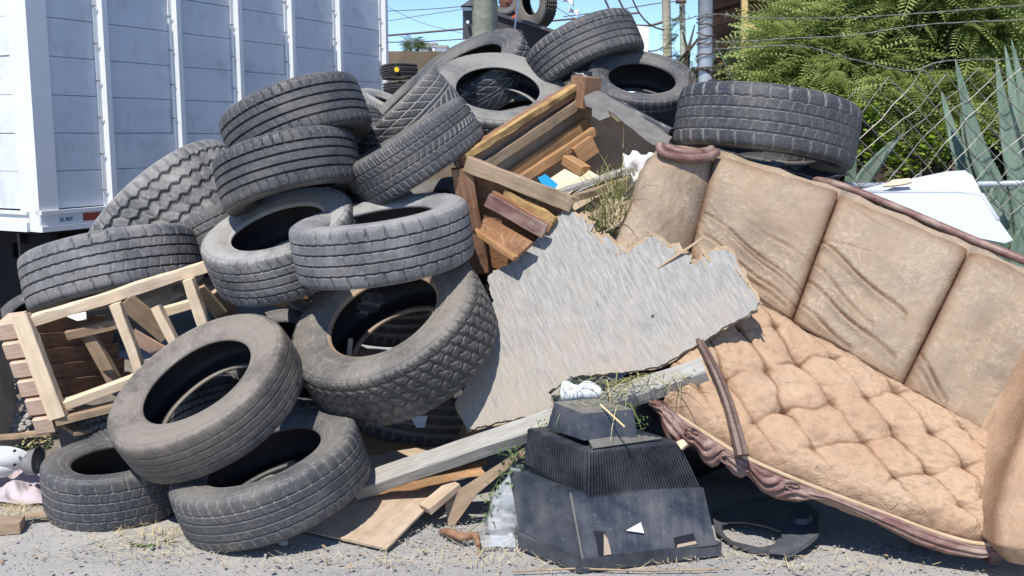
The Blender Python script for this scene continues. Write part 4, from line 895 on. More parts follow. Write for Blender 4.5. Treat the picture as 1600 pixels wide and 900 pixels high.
# right arm, leaving the frame
rL = [at(1640, 560, 3.80), at(1605, 640, 3.72), at(1574, 720, 3.62), at(1551, 800, 3.54), at(1550, 850, 3.50), at(1575, 878, 3.49)]
rR = [at(1740, 600, 3.70), at(1738, 660, 3.62), at(1735, 740, 3.52), at(1733, 820, 3.45), at(1732, 870, 3.40), at(1730, 905, 3.38)]
cr = []
def armr(u, v):
    p = interp(rL, v).lerp(interp(rR, v), u); h = .10*math.sin(math.pi*u)**.5*math.sin(math.pi*min(.98, max(.06, v)))**.3+.006*fbm((u*3, v*4, 9)); cr.append(max(0, 1-u*12)*.8)
    return p+Vector((-.25, -.9, .3)).normalized()*h
me = grid(60, 70, armr, back=Vector((.02, .3, -.02))); addattr(me, cr); link('right_arm', me, M['seat'], sofa)
# seat box underneath, dark apron added to keep the gap dark; feet
q0, q1 = fr[0]+Vector((.06, .1, -.05)), fr[-1]+Vector((-.02, .12, -.03)); q2, q3 = crs[3]+Vector((0, .12, -.16)), crs[0]+Vector((.1, .12, -.2))
slab('seat_base', [q0, q1, q2, q3], sn, .12, M['blackfabric'], sofa)
for p in (fr[-1]+Vector((.04, .05, -.06)), q2+Vector((0, .1, -.1)), q3): beam('foot', p, Vector((p.x, p.y+.02, .005 if p.z < .4 else p.z-.14)), .05, .05, M['mahog'], sofa, up=Vector((0, 1, 0)))
# black filler masses added under the sofa so the gap shows dark
for (x, y, z, sx, sz, lb) in ((.75, 4.72, .25, .38, .36, 'added black filler darkening the gap under the raised end of the sofa'), (1.35, 4.75, .2, .4, .28, 'added black filler darkening the gap under the middle of the sofa')):
    f = lambda u, v, x=x, y=y, z=z, sx=sx, sz=sz: Vector((x, y, z))+Vector((sx*math.cos(6.2832*u)*math.sin(math.pi*v), .26*math.sin(6.2832*u)*math.sin(math.pi*v), -sz*math.cos(math.pi*v)*.75))*(1+.12*fbm((math.cos(6.28*u)*2, math.sin(6.28*u)*2, v*4+x)))
    tag(link('dark_filler', grid(40, 24, f), M['blackfabric']), lb, 'filler')
# dark moulding stick on the seat
cp = cat([at(1092, 530, 4.10), at(1118, 580, 3.97), at(1138, 630, 3.88), at(1152, 680, 3.79), at(1160, 712, 3.74)], 8); V = []; F = []
for i, p in enumerate(cp):
    w = .016+.011*i/(len(cp)-1); t = (cp[min(i+1, len(cp)-1)]-cp[max(i-1, 0)]).normalized(); s = t.cross(Vector((0, -1, .3))).normalized(); n = s.cross(t)
    if n.y > 0: n = -n
    for (a, b_) in ((-1, 0), (-.8, .9), (-.3, .55), (.1, 1), (.7, .9), (1, 0), (.9, -.8), (-.9, -.8)): V.append(p+s*a*w+n*b_*w*.6)
for i in range(len(cp)-1):
    for j in range(8): F.append((i*8+j, i*8+(j+1) % 8, (i+1)*8+(j+1) % 8, (i+1)*8+j))
F += [tuple(range(8)), tuple(range((len(cp)-1)*8, len(cp)*8))[::-1]]
tag(link('wooden_moulding', mesh('m', V, F), M['dark_mahog']), 'curved dark brown wooden moulding lying across the sofa seat and its carved rail', 'moulding')
# small scraps on seat
for (x, y, L, lb) in ((1215, 631, 26, 'small pale wood chip lying on the tufted sofa seat'),):
    tag(beam('wood_chip', at(x-L/2, y-1, 3.98), at(x+L/2, y+3, 3.95), .01, .008, M['pine'], None, n=3), lb, 'wood chip')
# white car panel behind the sofa
vp = [(1345, 296), (1378, 288), (1430, 278), (1478, 268), (1508, 266), (1520, 275), (1533, 300), (1558, 340), (1583, 375), (1570, 380), (1530, 372), (1460, 345), (1400, 320)]
p_, n_ = plane3(at(1345, 296, 4.95), at(1508, 266, 5.0), at(1583, 375, 4.55))
pan = tag(slab('car_body_panel', [onp(x, y, p_, n_) for x, y in vp], n_, .006, M['panelwhite']), 'bent glossy white sheet-metal body panel lying behind the sofa back by the fence', 'car panel')
V = []; 
b = MB(); b.tube([onp(x, y, p_, n_)+n_*.0 for x, y in ((1350, 300), (1440, 300), (1500, 300), (1535, 305), (1560, 345))], .010, 8); link('pressed_crease', b.mesh('c', True), M['panelwhite'], pan)
flat('cardboard_scrap', [(1378, 290), (1395, 281), (1422, 278), (1426, 284), (1400, 290)], (4.9, 4.92, 4.88), 'pine', 'small tan cardboard scrap on the upper edge of the white panel', 'scrap', .008, .004)
# dark sheet added beneath the big tyre for the shade of its underside
link_ = grid(30, 8, lambda u, v: at(1115+205*u, 238+34*u+26*v*(1-abs(2*u-1)**3), 4.83)+Vector((0, -.05*math.sin(3.14*v)+.04*fbm((u*7, v*2, 0)), .015*fbm((u*9, v*3, 4)))), back=Vector((0, .1, 0)))
tag(link('underside_shade', link_, M['blackfabric']), 'dark sheet standing in for the shaded underside of the big black tyre on the sofa back', 'shade sheet')
# black plastic part on the ground under the sofa
p_, n_ = plane3(gd(1120, 815, .03), gd(1210, 870, .01), gd(1280, 800, .08))
liner = thing('plastic_fender_liner', gd(1200, 865), 'black plastic car liner with an oval hole on the ground under the sofa', 'car part')
oo = [(1112, 800), (1130, 795), (1160, 780), (1210, 775), (1250, 778), (1280, 800), (1278, 838), (1262, 852), (1232, 870), (1215, 862), (1175, 862), (1140, 848), (1118, 830)]
ih = [(1128, 815), (1140, 812), (1165, 812), (1195, 818), (1220, 826), (1222, 838), (1215, 845), (1195, 850), (1180, 852), (1160, 846), (1145, 842), (1135, 835), (1128, 826)]
V = [onp(x, y, p_, n_) for x, y in oo]+[onp(x, y, p_, n_)-n_*.01 for x, y in ih]; k = len(oo)
V += [v-n_*.008 for v in V]; F = []
for i in range(k):
    j = (i+1) % k; F += [(i, j, k+j, k+i), (2*k+j, 2*k+i, 3*k+i, 3*k+j), (j, i, 2*k+i, 2*k+j), (k+i, k+j, 3*k+j, 3*k+i)]
link('liner_shell', mesh('l', V, F), M['darkbin'], liner)
b = MB(); c_ = onp(1253, 812, p_, n_); b.tube([c_+n_*.002, c_+n_*.02], [.045, .03], 16); link('round_boss', b.mesh('b'), M['darkbin'], liner)
p_, n_ = plane3(gd(1205, 860, .015), gd(1235, 872, .01), gd(1275, 842, .04)); slab('side_flap', [onp(x, y, p_, n_)+Vector((0, 0, .012)) for x, y in ((1200, 868), (1215, 846), (1280, 838), (1262, 852), (1232, 871))], n_, .006, M['darkbin'], liner)

# ------------------------------------------------------------------ left foreground litter
def heapf(u, v):
    x, y = -1.0-4.2*u, 3.9+3.2*v; e = math.sin(math.pi*min(1, max(0, v*1.0)))*min(1, u*6)*min(1, (1-u)*8)
    return Vector((x-1.15, y+.2, -.02+e*(.27+.06*fbm((x, y, 2), 2))+.03*fbm((x, y, 2), 7)*e))
o = link('dirt_mound', grid(120, 90, heapf), M['dirt']); tag(o, 'low mound of grey-brown dirt and rubble at the left behind the crate', None, None, 'structure')
Ms = []
for k in range(260):
    x, y = rng.uniform(0, 46), rng.uniform(560, 680); Ms.append(rndM(at(x, y, 4.85+(680-y)*.0025), rng.uniform(.006, .02), .8))
tag(scatter('rubble', IV, IF, Ms, M['concrete']), 'crumbly grey rubble beside the concrete block at the left edge', None, None, 'stuff')
cbk = MB(); cbk.box(-.16, .055, -.12, .12, -.3, .42); 
me = cbk.mesh('c'); tag(link('concrete_block', me, M['concrete'], None, Matrix.Translation(at(-14, 610, 4.85)) @ Matrix.Rotation(R(-6), 4, 'Y')), 'upright rough grey concrete block at the left edge beside the crate', 'concrete block')
# pink cloth
def clf(u, v):
    p = gd(-60+145*u, 732+60*v, .0); e = math.sin(math.pi*u*.98+.03)**.4*math.sin(math.pi*(v*.96+.02))**.5
    return p+Vector((0, 0, e*(.05+.045*fbm((u*3.2, v*2.2, 3))+.02*math.sin(u*15+v*7+3*fbm((u*2, v*2, 1))))+.004))
tag(link('pink_cloth', grid(90, 50, clf), M['cloth']), 'crumpled dusty pink and white cloth on the ground at the left edge', 'cloth')
# white oval housing
hs = thing('white_housing', gd(10, 740), 'white oval plastic housing with small screw holes lying on the pink cloth', 'housing')
def hf(u, v):
    a = 2*math.pi*u; r = math.sin(math.pi*v/2); c_ = at(2, 719, 4.42); return c_+Vector((.125*r*math.cos(a), -.03+.05*(r*r)*1., .06*r*math.sin(a)))+Vector((0, .0, 0))
link('shell', grid(40, 12, hf, back=None), M['rearhouse'], hs)
def hf2(u, v):
    a = 2*math.pi*u; r = math.sin(math.pi*v/2); c_ = at(-14, 735, 4.40); return c_+Vector((.095*r*math.cos(a), -.02+.04*(r*r), .045*r*math.sin(a)))
link('shell', grid(40, 12, hf2), M['rearhouse'], hs)
for (x, y) in ((22, 705), (45, 711), (22, 727), (44, 724)):
    b = MB(); p = at(x, y, 4.385); b.tube([p, p+Vector((0, .01, 0))], .006, 8); link('screw_hole', b.mesh('h'), M['ink'], hs)
b = MB(); p = at(56, 719, 4.36); b.tube([p+Vector((-.03, .0, .02)), p+Vector((-.022, 0, .01)), p+Vector((.0, -.01, 0)), p+Vector((.012, -.01, 0))], [.045, .06, .066, .06], 24)
bs = link('worn_sole', b.mesh('s', True), M['rub_grey'], None); tag(bs, 'grey worn rubber shoe sole beside the white oval housing', 'shoe sole')
b = MB(); p = gd(16, 831); b.box(-.065, .045, -.03, .06, 0, .045, Matrix.Translation(p) @ Matrix.Rotation(R(12), 4, 'Z')); tag(link('wood_block', b.mesh('b'), M['pine_dark']), 'small brown wood block on the ground at the bottom left', 'wood block')
loose('batten', 0, 812, 4.05, 85, 802, 4.12, .05, .012, 'pine_dark', 'thin brown slat lying in the straw at the bottom left', 'slat', rough=.008, ragged=(.02, .05))
loose('batten', -10, 684, 4.7, 80, 676, 4.75, .05, .02, 'pine_dark', 'thin slat lying at the foot of the dirt under the crate', 'slat', rough=.008, ragged=(.02, .05))
weed([(85, 690, 4.7, 55, 692, 4.68, 24), (90, 675, 4.75, 70, 690, 4.7, 24), (60, 685, 4.7, 30, 694, 4.68, 16)], 'grassdry', 'dry yellow weed under the left corner of the crate', (.012, .026))
b = MB(); b.box(-.09, .1, -.01, .01, -.02, .13, Matrix.Translation(at(125, 690, 4.75)) @ Matrix.Rotation(R(-12), 4, 'Y')); tag(link('black_bucket_piece', b.mesh('b'), M['darkbin']), 'dark plastic panel standing under the wooden crate', 'plastic panel')

# ------------------------------------------------------------------ fence and barbed wire on the right
FY = 5.35
fence = thing('chain_link_fence', at(1100, 130, FY), 'rusty chain-link fence with steel post and barbed wire, right behind the sofa', 'fence')
b = MB(); b.tube([at(1102, 900, FY), at(1102, 300, FY), at(1102, 130, FY), at(1102, -120, FY)], .037, 20); post = link('post', b.mesh('p', True), M['galv'], fence)
b = MB(); b.tube([at(1120, 293, FY+.02), at(1533, 288, FY+.02), at(1760, 282, FY+.02)], .016, 12); link('rail', b.mesh('r', True), M['galv'], fence)
b = MB(); zc = 14
def fz(x, y): return at(x, y, FY+.01*math.sin(x*.05))
cw, chh = 33., 36.
def topy(x): return float(np.interp(x, [1200, 1300, 1380, 1450, 1500, 1640], [190, 168, 132, 105, 95, 80]))
for i in range(-2, 22):
    for s in (1, -1):
        P = []; x0 = 1180+i*cw
        for k in range(40):
            x = x0+s*k*cw/2*.5*2; y = 330-k*chh/2
            if x < 1175 or x > 1680: continue
            sag = 8*math.sin(x*.013)+6*math.sin(y*.03+i)
            if y < topy(x): break
            w_ = 3.5*fbm((x*.02, y*.02, 4)); P.append(fz(x+w_+sag*.3, y+sag+w_*1.2))
        if len(P) > 2: b.tube(cat(P, 2), .0026, 4)
for i in range(22):   # wires that bounce back from the right border
    P = []; x0 = 1680
link('wire_mesh', b.mesh('m'), M['wire'], fence)
def barbed(P, sag=0., r=.0022):
    b = MB(); Q = cat(P, 10); b.tube(Q, r, 4); b.tube([p+Vector((0, .003*math.sin(i*2), .004*math.cos(i*2))) for i, p in enumerate(Q)], r*.8, 4)
    for i in range(4, len(Q)-2, 5):
        for s in (1, -1):
            d = Vector((rng.uniform(-.012, .012), rng.uniform(-.01, .01), s*.018)); b.tube([Q[i]-d*.3, Q[i]+d], r*.7, 4)
    return b
for P in ([at(1060, 34, FY), at(1110, 22, FY-.05), at(1180, 28, FY), at(1300, 28, FY), at(1420, 22, FY), at(1600, 8, FY)],
          [at(1105, 64, FY), at(1150, 66, FY), at(1230, 60, FY), at(1330, 55, FY), at(1450, 38, FY), at(1620, 30, FY)],
          [at(1105, 78, FY), at(1150, 75, FY), at(1250, 72, FY), at(1330, 92, FY), at(1420, 110, FY), at(1480, 95, FY), at(1620, 92, FY)],
          [at(1120, 72, FY), at(1133, 100, FY), at(1150, 130, FY)]):
    link('barbed_wire', barbed(P).mesh('w'), M['wire'], fence)
for k, (y, t) in enumerate(((25, 4), (42, -6), (54, 8), (60, -8), (66, 3), (80, 7), (102, 6), (115, -8), (122, 10))):
    P = [at(1102+13.5*math.cos(a), y+t*math.sin(a*.5)+1.5*math.sin(a*3+k), FY-.043*abs(math.sin(a))-.002) for a in np.linspace(math.pi, 0, 9)]
    b = MB(); b.tube(P, .0035, 5); link('wire_wrap', b.mesh('w', True), M['rustwire'], post)
b = MB()
for k in range(4): b.tube(cat([at(1075+rng.uniform(-4, 8), 135, FY-.1), at(1083+rng.uniform(-5, 10), 112, FY-.1), at(1100+rng.uniform(-8, 8), 106, FY-.12), at(1117+rng.uniform(-5, 5), 120, FY-.1), at(1122, 140, FY-.1)]), .003, 4)
link('wire_tangle', b.mesh('t'), M['rustwire'], fence)
b = MB(); c_ = at(1122, 96, FY+.05)
b.tube([c_+Vector((0, .15, .03)), c_], .022, 16, False); b.tube([c_, c_+Vector((0, .14, .03))], .016, 16, False)
tag(link('open_pipe', b.mesh('p', True), M['yellow']), 'short open pipe end held beside the galvanised fence post', 'pipe')
# ------------------------------------------------------------------ agaves
def agave(leaves, lab, base):
    root = thing('agave', base, lab, 'agave')
    for (pts, w) in leaves:
        P = cat([Vector(p) for p in pts], 8); n = len(P); V = []; F = []
        for i, p in enumerate(P):
            t = i/(n-1); ww = w*(min(1, .75+t*1.2) if t < .3 else 1.0)*(1-max(0, (t-.35)/.65)**1.6); tg = (P[min(i+1, n-1)]-P[max(i-1, 0)]).normalized(); s = tg.cross(Vector((0, -1, .15))).normalized(); nn = s.cross(tg); nn = -nn if nn.y > 0 else nn
            for a, d in ((-1, .25), (-.5, .02), (0, -.12), (.5, .02), (1, .25), (.5, -.16), (0, -.32), (-.5, -.16)): V.append(p+s*a*ww+nn*d*ww)
        for i in range(n-1):
            for j in range(8): F.append((i*8+j, i*8+(j+1) % 8, (i+1)*8+(j+1) % 8, (i+1)*8+j))
        F += [tuple(range(8)), tuple(range((n-1)*8, n*8))[::-1]]
        lf = link('leaf', mesh('leaf', V, F, True), M['agave'], root)
        b = MB()
        for i in range(4, n-2, 3):
            for s_ in (0, 4): v = V[i*8+s_]; o = (v-P[i]).normalized()*.012; b.tube([v, v+o], [.003, .0006], 4)
        if b.V: link('spines', b.mesh('s'), M['dark_mahog'], lf)
A = lambda x, y, Y: at(x, y, Y)
agave([([A(1560, 520, 5.75), A(1560, 340, 5.7), A(1525, 230, 5.65), A(1492, 90, 5.6)], .075), ([A(1555, 480, 5.8), A(1530, 330, 5.8), A(1500, 250, 5.8), A(1470, 140, 5.85)], .065),
       ([A(1560, 480, 5.7), A(1545, 330, 5.68), A(1518, 250, 5.66), A(1500, 180, 5.62)], .055), ([A(1570, 520, 5.6), A(1575, 420, 5.55), A(1560, 350, 5.5), A(1548, 300, 5.5)], .07)],
      'tall blue-green agave with a broad blade rising behind the chain-link fence, above the white panel', A(1560, 540, 5.7))
agave([([A(1610, 520, 5.75), A(1600, 340, 5.7), A(1575, 220, 5.68), A(1556, 90, 5.65)], .07), ([A(1620, 520, 5.8), A(1605, 320, 5.85), A(1590, 200, 5.85), A(1570, 70, 5.9)], .06),
       ([A(1640, 520, 5.7), A(1625, 340, 5.7), A(1605, 190, 5.7), A(1580, 60, 5.7)], .055), ([A(1600, 480, 5.5), A(1596, 400, 5.45), A(1605, 360, 5.42), A(1625, 330, 5.4)], .075)],
      'agave with several narrow upright blades at the right edge behind the fence', A(1620, 540, 5.7))
agave([([A(1300, 420, 5.7), A(1340, 300, 5.65), A(1372, 250, 5.6), A(1412, 208, 5.55)], .05), ([A(1300, 420, 5.75), A(1325, 300, 5.75), A(1332, 250, 5.72), A(1338, 222, 5.7)], .035), ([A(1400, 420, 5.8), A(1420, 330, 5.8), A(1434, 290, 5.78), A(1440, 262, 5.76)], .02)],
      'small agave with one pointed leaf slanting right, beside the big black tyre', A(1320, 430, 5.7))
# ------------------------------------------------------------------ trees and shrubs
def feather(n=13, L=1., w=.2):
    """compound leaf: drooping rachis with paired leaflets"""
    V = []; F = []
    for i in range(n):
        t = (i+.5)/n; y = t*L; z = -.35*t*t; l = w*math.sin(math.pi*(t*.85+.12))*1.; q = .034
        for s in (-1, 1):
            k = len(V); V += [(0, y-q*.5, z), (s*l*.55, y+q*.8, z-.01), (s*l, y+q*1.6, z-.05), (s*l*.5, y+q*2.0, z-.02)]; F.append((k, k+1, k+2, k+3))
    k = len(V); V += [(-.008, 0, 0), (.008, 0, 0), (.006, L, -.35), (-.006, L, -.35)]; F.append((k, k+1, k+2, k+3)); return V, F
FV, FFc = feather()
def leafy(name, lab, base, blobs, n, m, size, T=(FV, FFc), trunk=True, catg='tree', droop=(.2, 1.3), grp=None, holes=.3):
    root = thing(name, base, lab, catg, grp); Ms = []; tot = sum(b_[3]*b_[4]*b_[5] for b_ in blobs)**1.0
    for (x, y, z, rx, ry, rz) in blobs:
        k = 0; want = int(n*rx*ry*rz/tot)
        tries = 0
        while k < want and tries < want*8:
            tries += 1
            d = Vector(rng.normal(0, 1, 3)).normalized()*rng.uniform(.45, 1.)**.5; p = Vector((x+d.x*rx, y+d.y*ry, z+d.z*rz))
            if fbm(p, 2.6) < -holes*.55 or fbm(p, 6.5) < -.25: continue
            a = math.atan2(-d.x, d.y)+rng.normal(0, .7); s = rng.uniform(.7, 1.2)*size
            Ms.append(Matrix.Translation(p) @ Matrix.Rotation(a, 4, 'Z') @ Matrix.Rotation(.5-rng.uniform(*droop)+.3, 4, 'X') @ Matrix.Rotation(rng.normal(0, .4), 4, 'Y') @ Matrix.Diagonal((s, s, s, 1))); k += 1
    if m == 'leaf' and len(Ms) > 50:
        keep = []; new = []
        for q in Ms:
            p = q.translation; (new if fbm(p, 1.9) > .12 and rng.random() < .6 else keep).append(q)
        scatter('new_growth', T[0], T[1], [q @ Matrix.Scale(1.15, 4) for q in new], M['leaf_new'], root); Ms = keep
    scatter('crown', T[0], T[1], Ms, M[m], root)
    if trunk:
        b = MB(); bz = Vector(base)
        for (x, y, z, rx, ry, rz) in blobs:
            c_ = Vector((x, y, z)); mid = bz.lerp(c_, .5)+Vector((.1*rng.normal(), .1*rng.normal(), .15)); b.tube(cat([bz, mid, c_], 4), [.07, .066, .06, .055, .05, .042, .034, .026, .018], 8)
            for k in range(5): b.tube([c_, c_+Vector(rng.normal(0, .45, 3))*Vector((rx, ry, rz)).length*.6], [.014, .004], 5)
        link('trunk', b.mesh('t', True), M['bark'], root)
def wb(x, y, Y, rx, ry, rz): p = at(x, y, Y); return (p.x, p.y, p.z, rx, ry, rz)
leafy('feathery_tree', 'feathery-leaved green tree filling the upper right behind the chain-link fence', at(1400, 640, 7.2), [wb(1325, 70, 7.0, .52, .5, .42), wb(1440, 40, 6.8, .6, .5, .45), wb(1570, 20, 6.9, .6, .5, .4), wb(1330, 160, 6.6, .5, .4, .33), wb(1250, 140, 7.0, .3, .4, .25), wb(1430, 160, 6.5, .5, .35, .28), wb(1420, -30, 7.2, .8, .5, .4), wb(1235, 95, 6.8, .2, .2, .16), wb(1500, 100, 6.7, .45, .35, .3)], 5000, 'leaf', .30)
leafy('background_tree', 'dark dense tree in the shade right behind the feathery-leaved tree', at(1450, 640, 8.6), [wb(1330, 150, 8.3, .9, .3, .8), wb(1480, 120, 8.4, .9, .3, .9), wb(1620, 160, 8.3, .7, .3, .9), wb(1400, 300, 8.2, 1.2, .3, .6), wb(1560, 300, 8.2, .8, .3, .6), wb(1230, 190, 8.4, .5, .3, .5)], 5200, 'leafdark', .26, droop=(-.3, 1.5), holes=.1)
OV = [(0, 0, 0), (.28, .35, .05), (.22, .75, .03), (0, 1, -.05), (-.22, .75, .03), (-.28, .35, .05)]; OF = [(0, 1, 2, 3), (0, 3, 4, 5)]
leafy('bright_shrub', 'yellow-green broad-leaved shrub behind the fence just right of the big black tyre', at(1360, 480, 6.2), [wb(1345, 215, 6.1, .13, .15, .22), wb(1365, 262, 6.1, .2, .15, .16)], 420, 'leaf2', .05, (OV, OF), catg='shrub', holes=.5)
leafy('bright_shrub', 'yellow-green broad-leaved shrub behind the fence above the middle of the white panel', at(1480, 480, 6.2), [wb(1495, 225, 6.1, .2, .15, .14), wb(1425, 240, 6.15, .12, .15, .12)], 420, 'leaf2', .05, (OV, OF), catg='shrub', holes=.5)
leafy('sage_shrub', 'pale grey-green bush below the yellow stair rails', at(1210, 400, 7.6), [wb(1215, 115, 7.4, .24, .2, .2), wb(1130, 112, 7.3, .2, .2, .14), wb(1160, 150, 7.3, .3, .2, .15)], 900, 'leaf3', .075, (OV, OF), catg='shrub')
leafy('slim_shrub', 'loose green shrub left of the galvanised fence post', at(1072, 400, 7.9), [wb(1075, 80, 7.7, .14, .15, .3), wb(1082, 120, 7.7, .16, .15, .2)], 620, 'leaf3', .09, (FV, FFc), catg='shrub', holes=.5)
# ------------------------------------------------------------------ background: roof, stairs, poles, wall, trailer
shed = thing('roofed_building', at(1200, 300, 11.5), 'building with a brown corrugated roof overhang seen from below, upper right', 'building')
r0 = [at(1088, -60, 9.0), at(1290, -110, 8.2), at(1340, 30, 10.5), at(1117, 100, 11.5)]
def rooff(u, v):
    p = r0[0].lerp(r0[1], u).lerp(r0[3].lerp(r0[2], u), v); return p+Vector((0, 0, .03*math.sin(v*60)))
link('roof', grid(6, 160, rooff, back=Vector((0, 0, .05))), M['roofbrown'], shed)
for v in (.2, .45, .7, .92): beam('rafter', r0[0].lerp(r0[3], v)+Vector((0, 0, -.07)), r0[1].lerp(r0[2], v)+Vector((0, 0, -.07)), .06, .1, M['brown_wood'], shed)
slab('wall', [at(1095, 60, 11.6), at(1450, 40, 11.6), at(1450, 420, 11.6), at(1095, 420, 11.6)], Vector((0, -1, 0)), .2, M['rustwall'], shed)
st = thing('stair_railing', at(1165, 330, 8.0), 'cream-yellow steel stair post and handrails in front of the roofed building', 'railing')
def sb(nm, x0, y0, x1, y1, w, Y=8.0): beam(nm, at(x0, y0, Y), at(x1, y1, Y), w, w, M['yellow'], st, up=Vector((0, 1, 0)), n=4, rough=.001)
sb('post', 1164, -80, 1161, 330, .045); sb('handrail', 1168, 38, 1212, 62, .03); sb('baluster', 1194, 46, 1193, 110, .03); sb('lower_rail', 1166, 82, 1200, 104, .03); sb('step', 1164, 124, 1182, 126, .035)
b = MB(); b.tube([at(758, 900, 7.6), at(757, 200, 7.6), at(758, -300, 7.6)], [.1, .095, .088], 20); tag(link('utility_pole', b.mesh('p', True), M['pole']), 'thick greenish-grey wooden utility pole rising behind the tyres, top centre', 'pole')
mb = thing('meter_box', at(733, 56, 7.75), 'dark charcoal meter box with a hooded top mounted left of the thick utility pole', 'meter box')
def mq(x, y): return at(x, y, 7.62)
b = MB(); b.add([mq(723, 16), mq(742, 16), mq(742, 62), mq(723, 62)]+[at(x, y, 7.85) for x, y in ((723, 16), (742, 16), (742, 62), (723, 62))], [(0, 1, 2, 3), (7, 6, 5, 4), (0, 4, 5, 1), (1, 5, 6, 2), (2, 6, 7, 3), (3, 7, 4, 0)]); link('case', b.mesh('c'), M['darkbin'], mb)
b = MB(); b.add([at(720, 9, 7.55), at(743, 9, 7.55), at(743, -2, 7.7), at(736, -2, 7.7)]+[at(720, 12, 7.85), at(743, 12, 7.85), at(743, 0, 7.85), at(736, 0, 7.85)], [(0, 1, 2, 3), (0, 4, 5, 1), (1, 5, 6, 2), (2, 6, 7, 3), (3, 7, 4, 0)]); link('hood', b.mesh('h'), M['darkbin'], mb)
beam('trim', at(721, 14, 7.6), at(740, 14, 7.6), .02, .012, M['pale'], mb, n=2, rough=0); b = MB(); p = at(731, 35, 7.6); b.tube([p, p+Vector((0, -.03, 0))], .012, 10); link('knob', b.mesh('k'), M['pale'], mb)
# trailer bed with tyres and a person
tr = thing('dump_trailer', at(850, 230, 8.7), 'dark brown steel side of a truck bed holding tyres, top centre behind the pile', 'trailer')
p_, n_ = plane3(at(776, 22, 8.6), at(776, 120, 8.6), at(880, 52, 8.3))
slab('side_wall', [onp(x, y, p_, n_) for x, y in ((750, 14), (776, 21), (822, 32), (875, 50), (930, 68), (930, 260), (750, 260))], n_, .04, M['darkwall'], tr)
beam('top_lip', at(750, 14, 8.68), at(930, 69, 8.12), .05, .02, M['darkbin'], tr, n=4, rough=0)
tyre(789, 2, 9.3, 25, 14, 100, 25, 'upright tyre in the truck bed beside the utility pole, a head showing through its hole', 'rib', 'rub_dark', 'tyres in the truck bed', True, rin=.52)
tyre(836, 0, 9.0, 45, 22, 180, 52, 'larger upright tyre at the right in the truck bed, against the sky', 'block', 'rub_brown', 'tyres in the truck bed', True, depth=.015, rin=.5)
hc = at(793, 4, 9.95)
per = thing('person', (hc.x, hc.y, max(0, hc.z-1.6)), 'person in an orange shirt standing in the truck bed between two upright tyres', 'person')
b = MB(); b.tube([hc+Vector((0, 0, z)) for z in (-.13, -.10, -.05, 0, .05, .09, .11)], [.03, .055, .07, .078, .075, .05, .015], 16)
b.tube([hc+Vector((0, 0, z-.1)) for z in (.02, -.05)], [.05, .055], 12)
b.tube([hc+Vector((.0, 0, z)) for z in (-.15, -.2, -.3, -.5, -.7)], [.06, .14, .19, .17, .16], 16)
for s_ in (-1, 1): b.tube([hc+Vector((s_*.12, 0, -.16)), hc+Vector((s_*.24, -.06, -.30)), hc+Vector((s_*.2, -.3, -.34)), hc+Vector((s_*.16, -.5, -.24))], [.06, .045, .035, .03], 10)
for s_ in (-1, 1): b.tube([hc+Vector((s_*.09, 0, -.66)), hc+Vector((s_*.1, -.02, -1.05)), hc+Vector((s_*.1, .02, -1.5))], [.1, .07, .05], 10)
b.tube([hc+Vector((0, -.07, .0)), hc+Vector((0, -.095, -.02))], [.014, .016], 8)
link('body', b.mesh('b', True), M['skin'], per)
b = MB(); b.tube([hc+Vector((0, .012, z)) for z in (.0, .05, .1, .125)], [.083, .083, .06, .01], 16); link('hair', b.mesh('h', True), M['hair'], per)
b = MB(); b.tube([hc+Vector((.0, 0, z)) for z in (-.12, -.17, -.31, -.5, -.72)], [.08, .155, .205, .185, .18], 18)
b.tube([hc+Vector((-.11, 0, -.15)), hc+Vector((-.25, -.04, -.29))], [.078, .062], 10)
b.tube([hc+Vector((.02, 0, -.15)), hc+Vector((.08, -.02, -.10)), hc+Vector((.145, -.05, -.13)), hc+Vector((.20, -.10, -.26))], [.05, .07, .07, .06], 10)
link('orange_shirt', b.mesh('s', True), M['orange'], per)
b = MB(); b.tube([at(813, -20, 8.25), at(806, 30, 8.2), at(802, 60, 8.2)], .008, 6); tag(link('rope', b.mesh('r'), M['pale']), 'thin pale rope hanging down in front of the dark truck bed', 'rope')
# far things
def pole(nm, P, r, m, lab): b = MB(); b.tube(P, r, 14); return tag(link(nm, b.mesh('p', True), M[m]), lab, 'pole')
pole('concrete_pole', [at(1045, 420, 14), at(1043, 90, 14), at(1038, -120, 14)], [.065, .06, .055], 'tanpole', 'slim tan pole against the sky left of the galvanised fence post')
po2 = pole('utility_pole', [at(1070, 420, 16), at(1067, 60, 16), at(1063, -120, 16)], [.05, .045, .04], 'pole', 'thin dark utility pole just right of the slim tan pole')
b = MB(); b.tube([at(1056, 3, 15.9), at(1072, 2, 15.9)], .03, 8); b.tube([at(1050, 33, 15.9), at(1060, 28, 15.9), at(1068, 34, 15.9)], .02, 6); b.tube([at(1062, 10, 15.9), at(1066, 20, 15.9), at(1060, 26, 15.9)], .012, 6); link('insulator', b.mesh('i', True), M['rustwire'], po2)
p_, n_ = plane3(at(985, 38, 7.0), at(1014, 42, 7.0), at(1010, 95, 6.9)); tag(slab('white_sheet', [onp(x, y, p_, n_) for x, y in ((978, 39), (1014, 42), (1012, 88), (1008, 130), (978, 130))], n_, .01, M['pale']), 'white board standing upright between the highest tyre and the slim tan pole', 'board')
w = MB(); w.box(-9, 3.2, 0, .2, -.1, 0); wz = at(640, 80, 19)
b = MB(); b.box(-7, .8, 19, 19.2, 0, wz.z); tag(link('boundary_wall', b.mesh('w'), M['rustwall']), 'brown rendered boundary wall beyond the far tyres, left of the utility pole', 'wall')
b = MB(); b.box(-9, -.1, 18.96, 19.0, wz.z-.32, wz.z-.3)
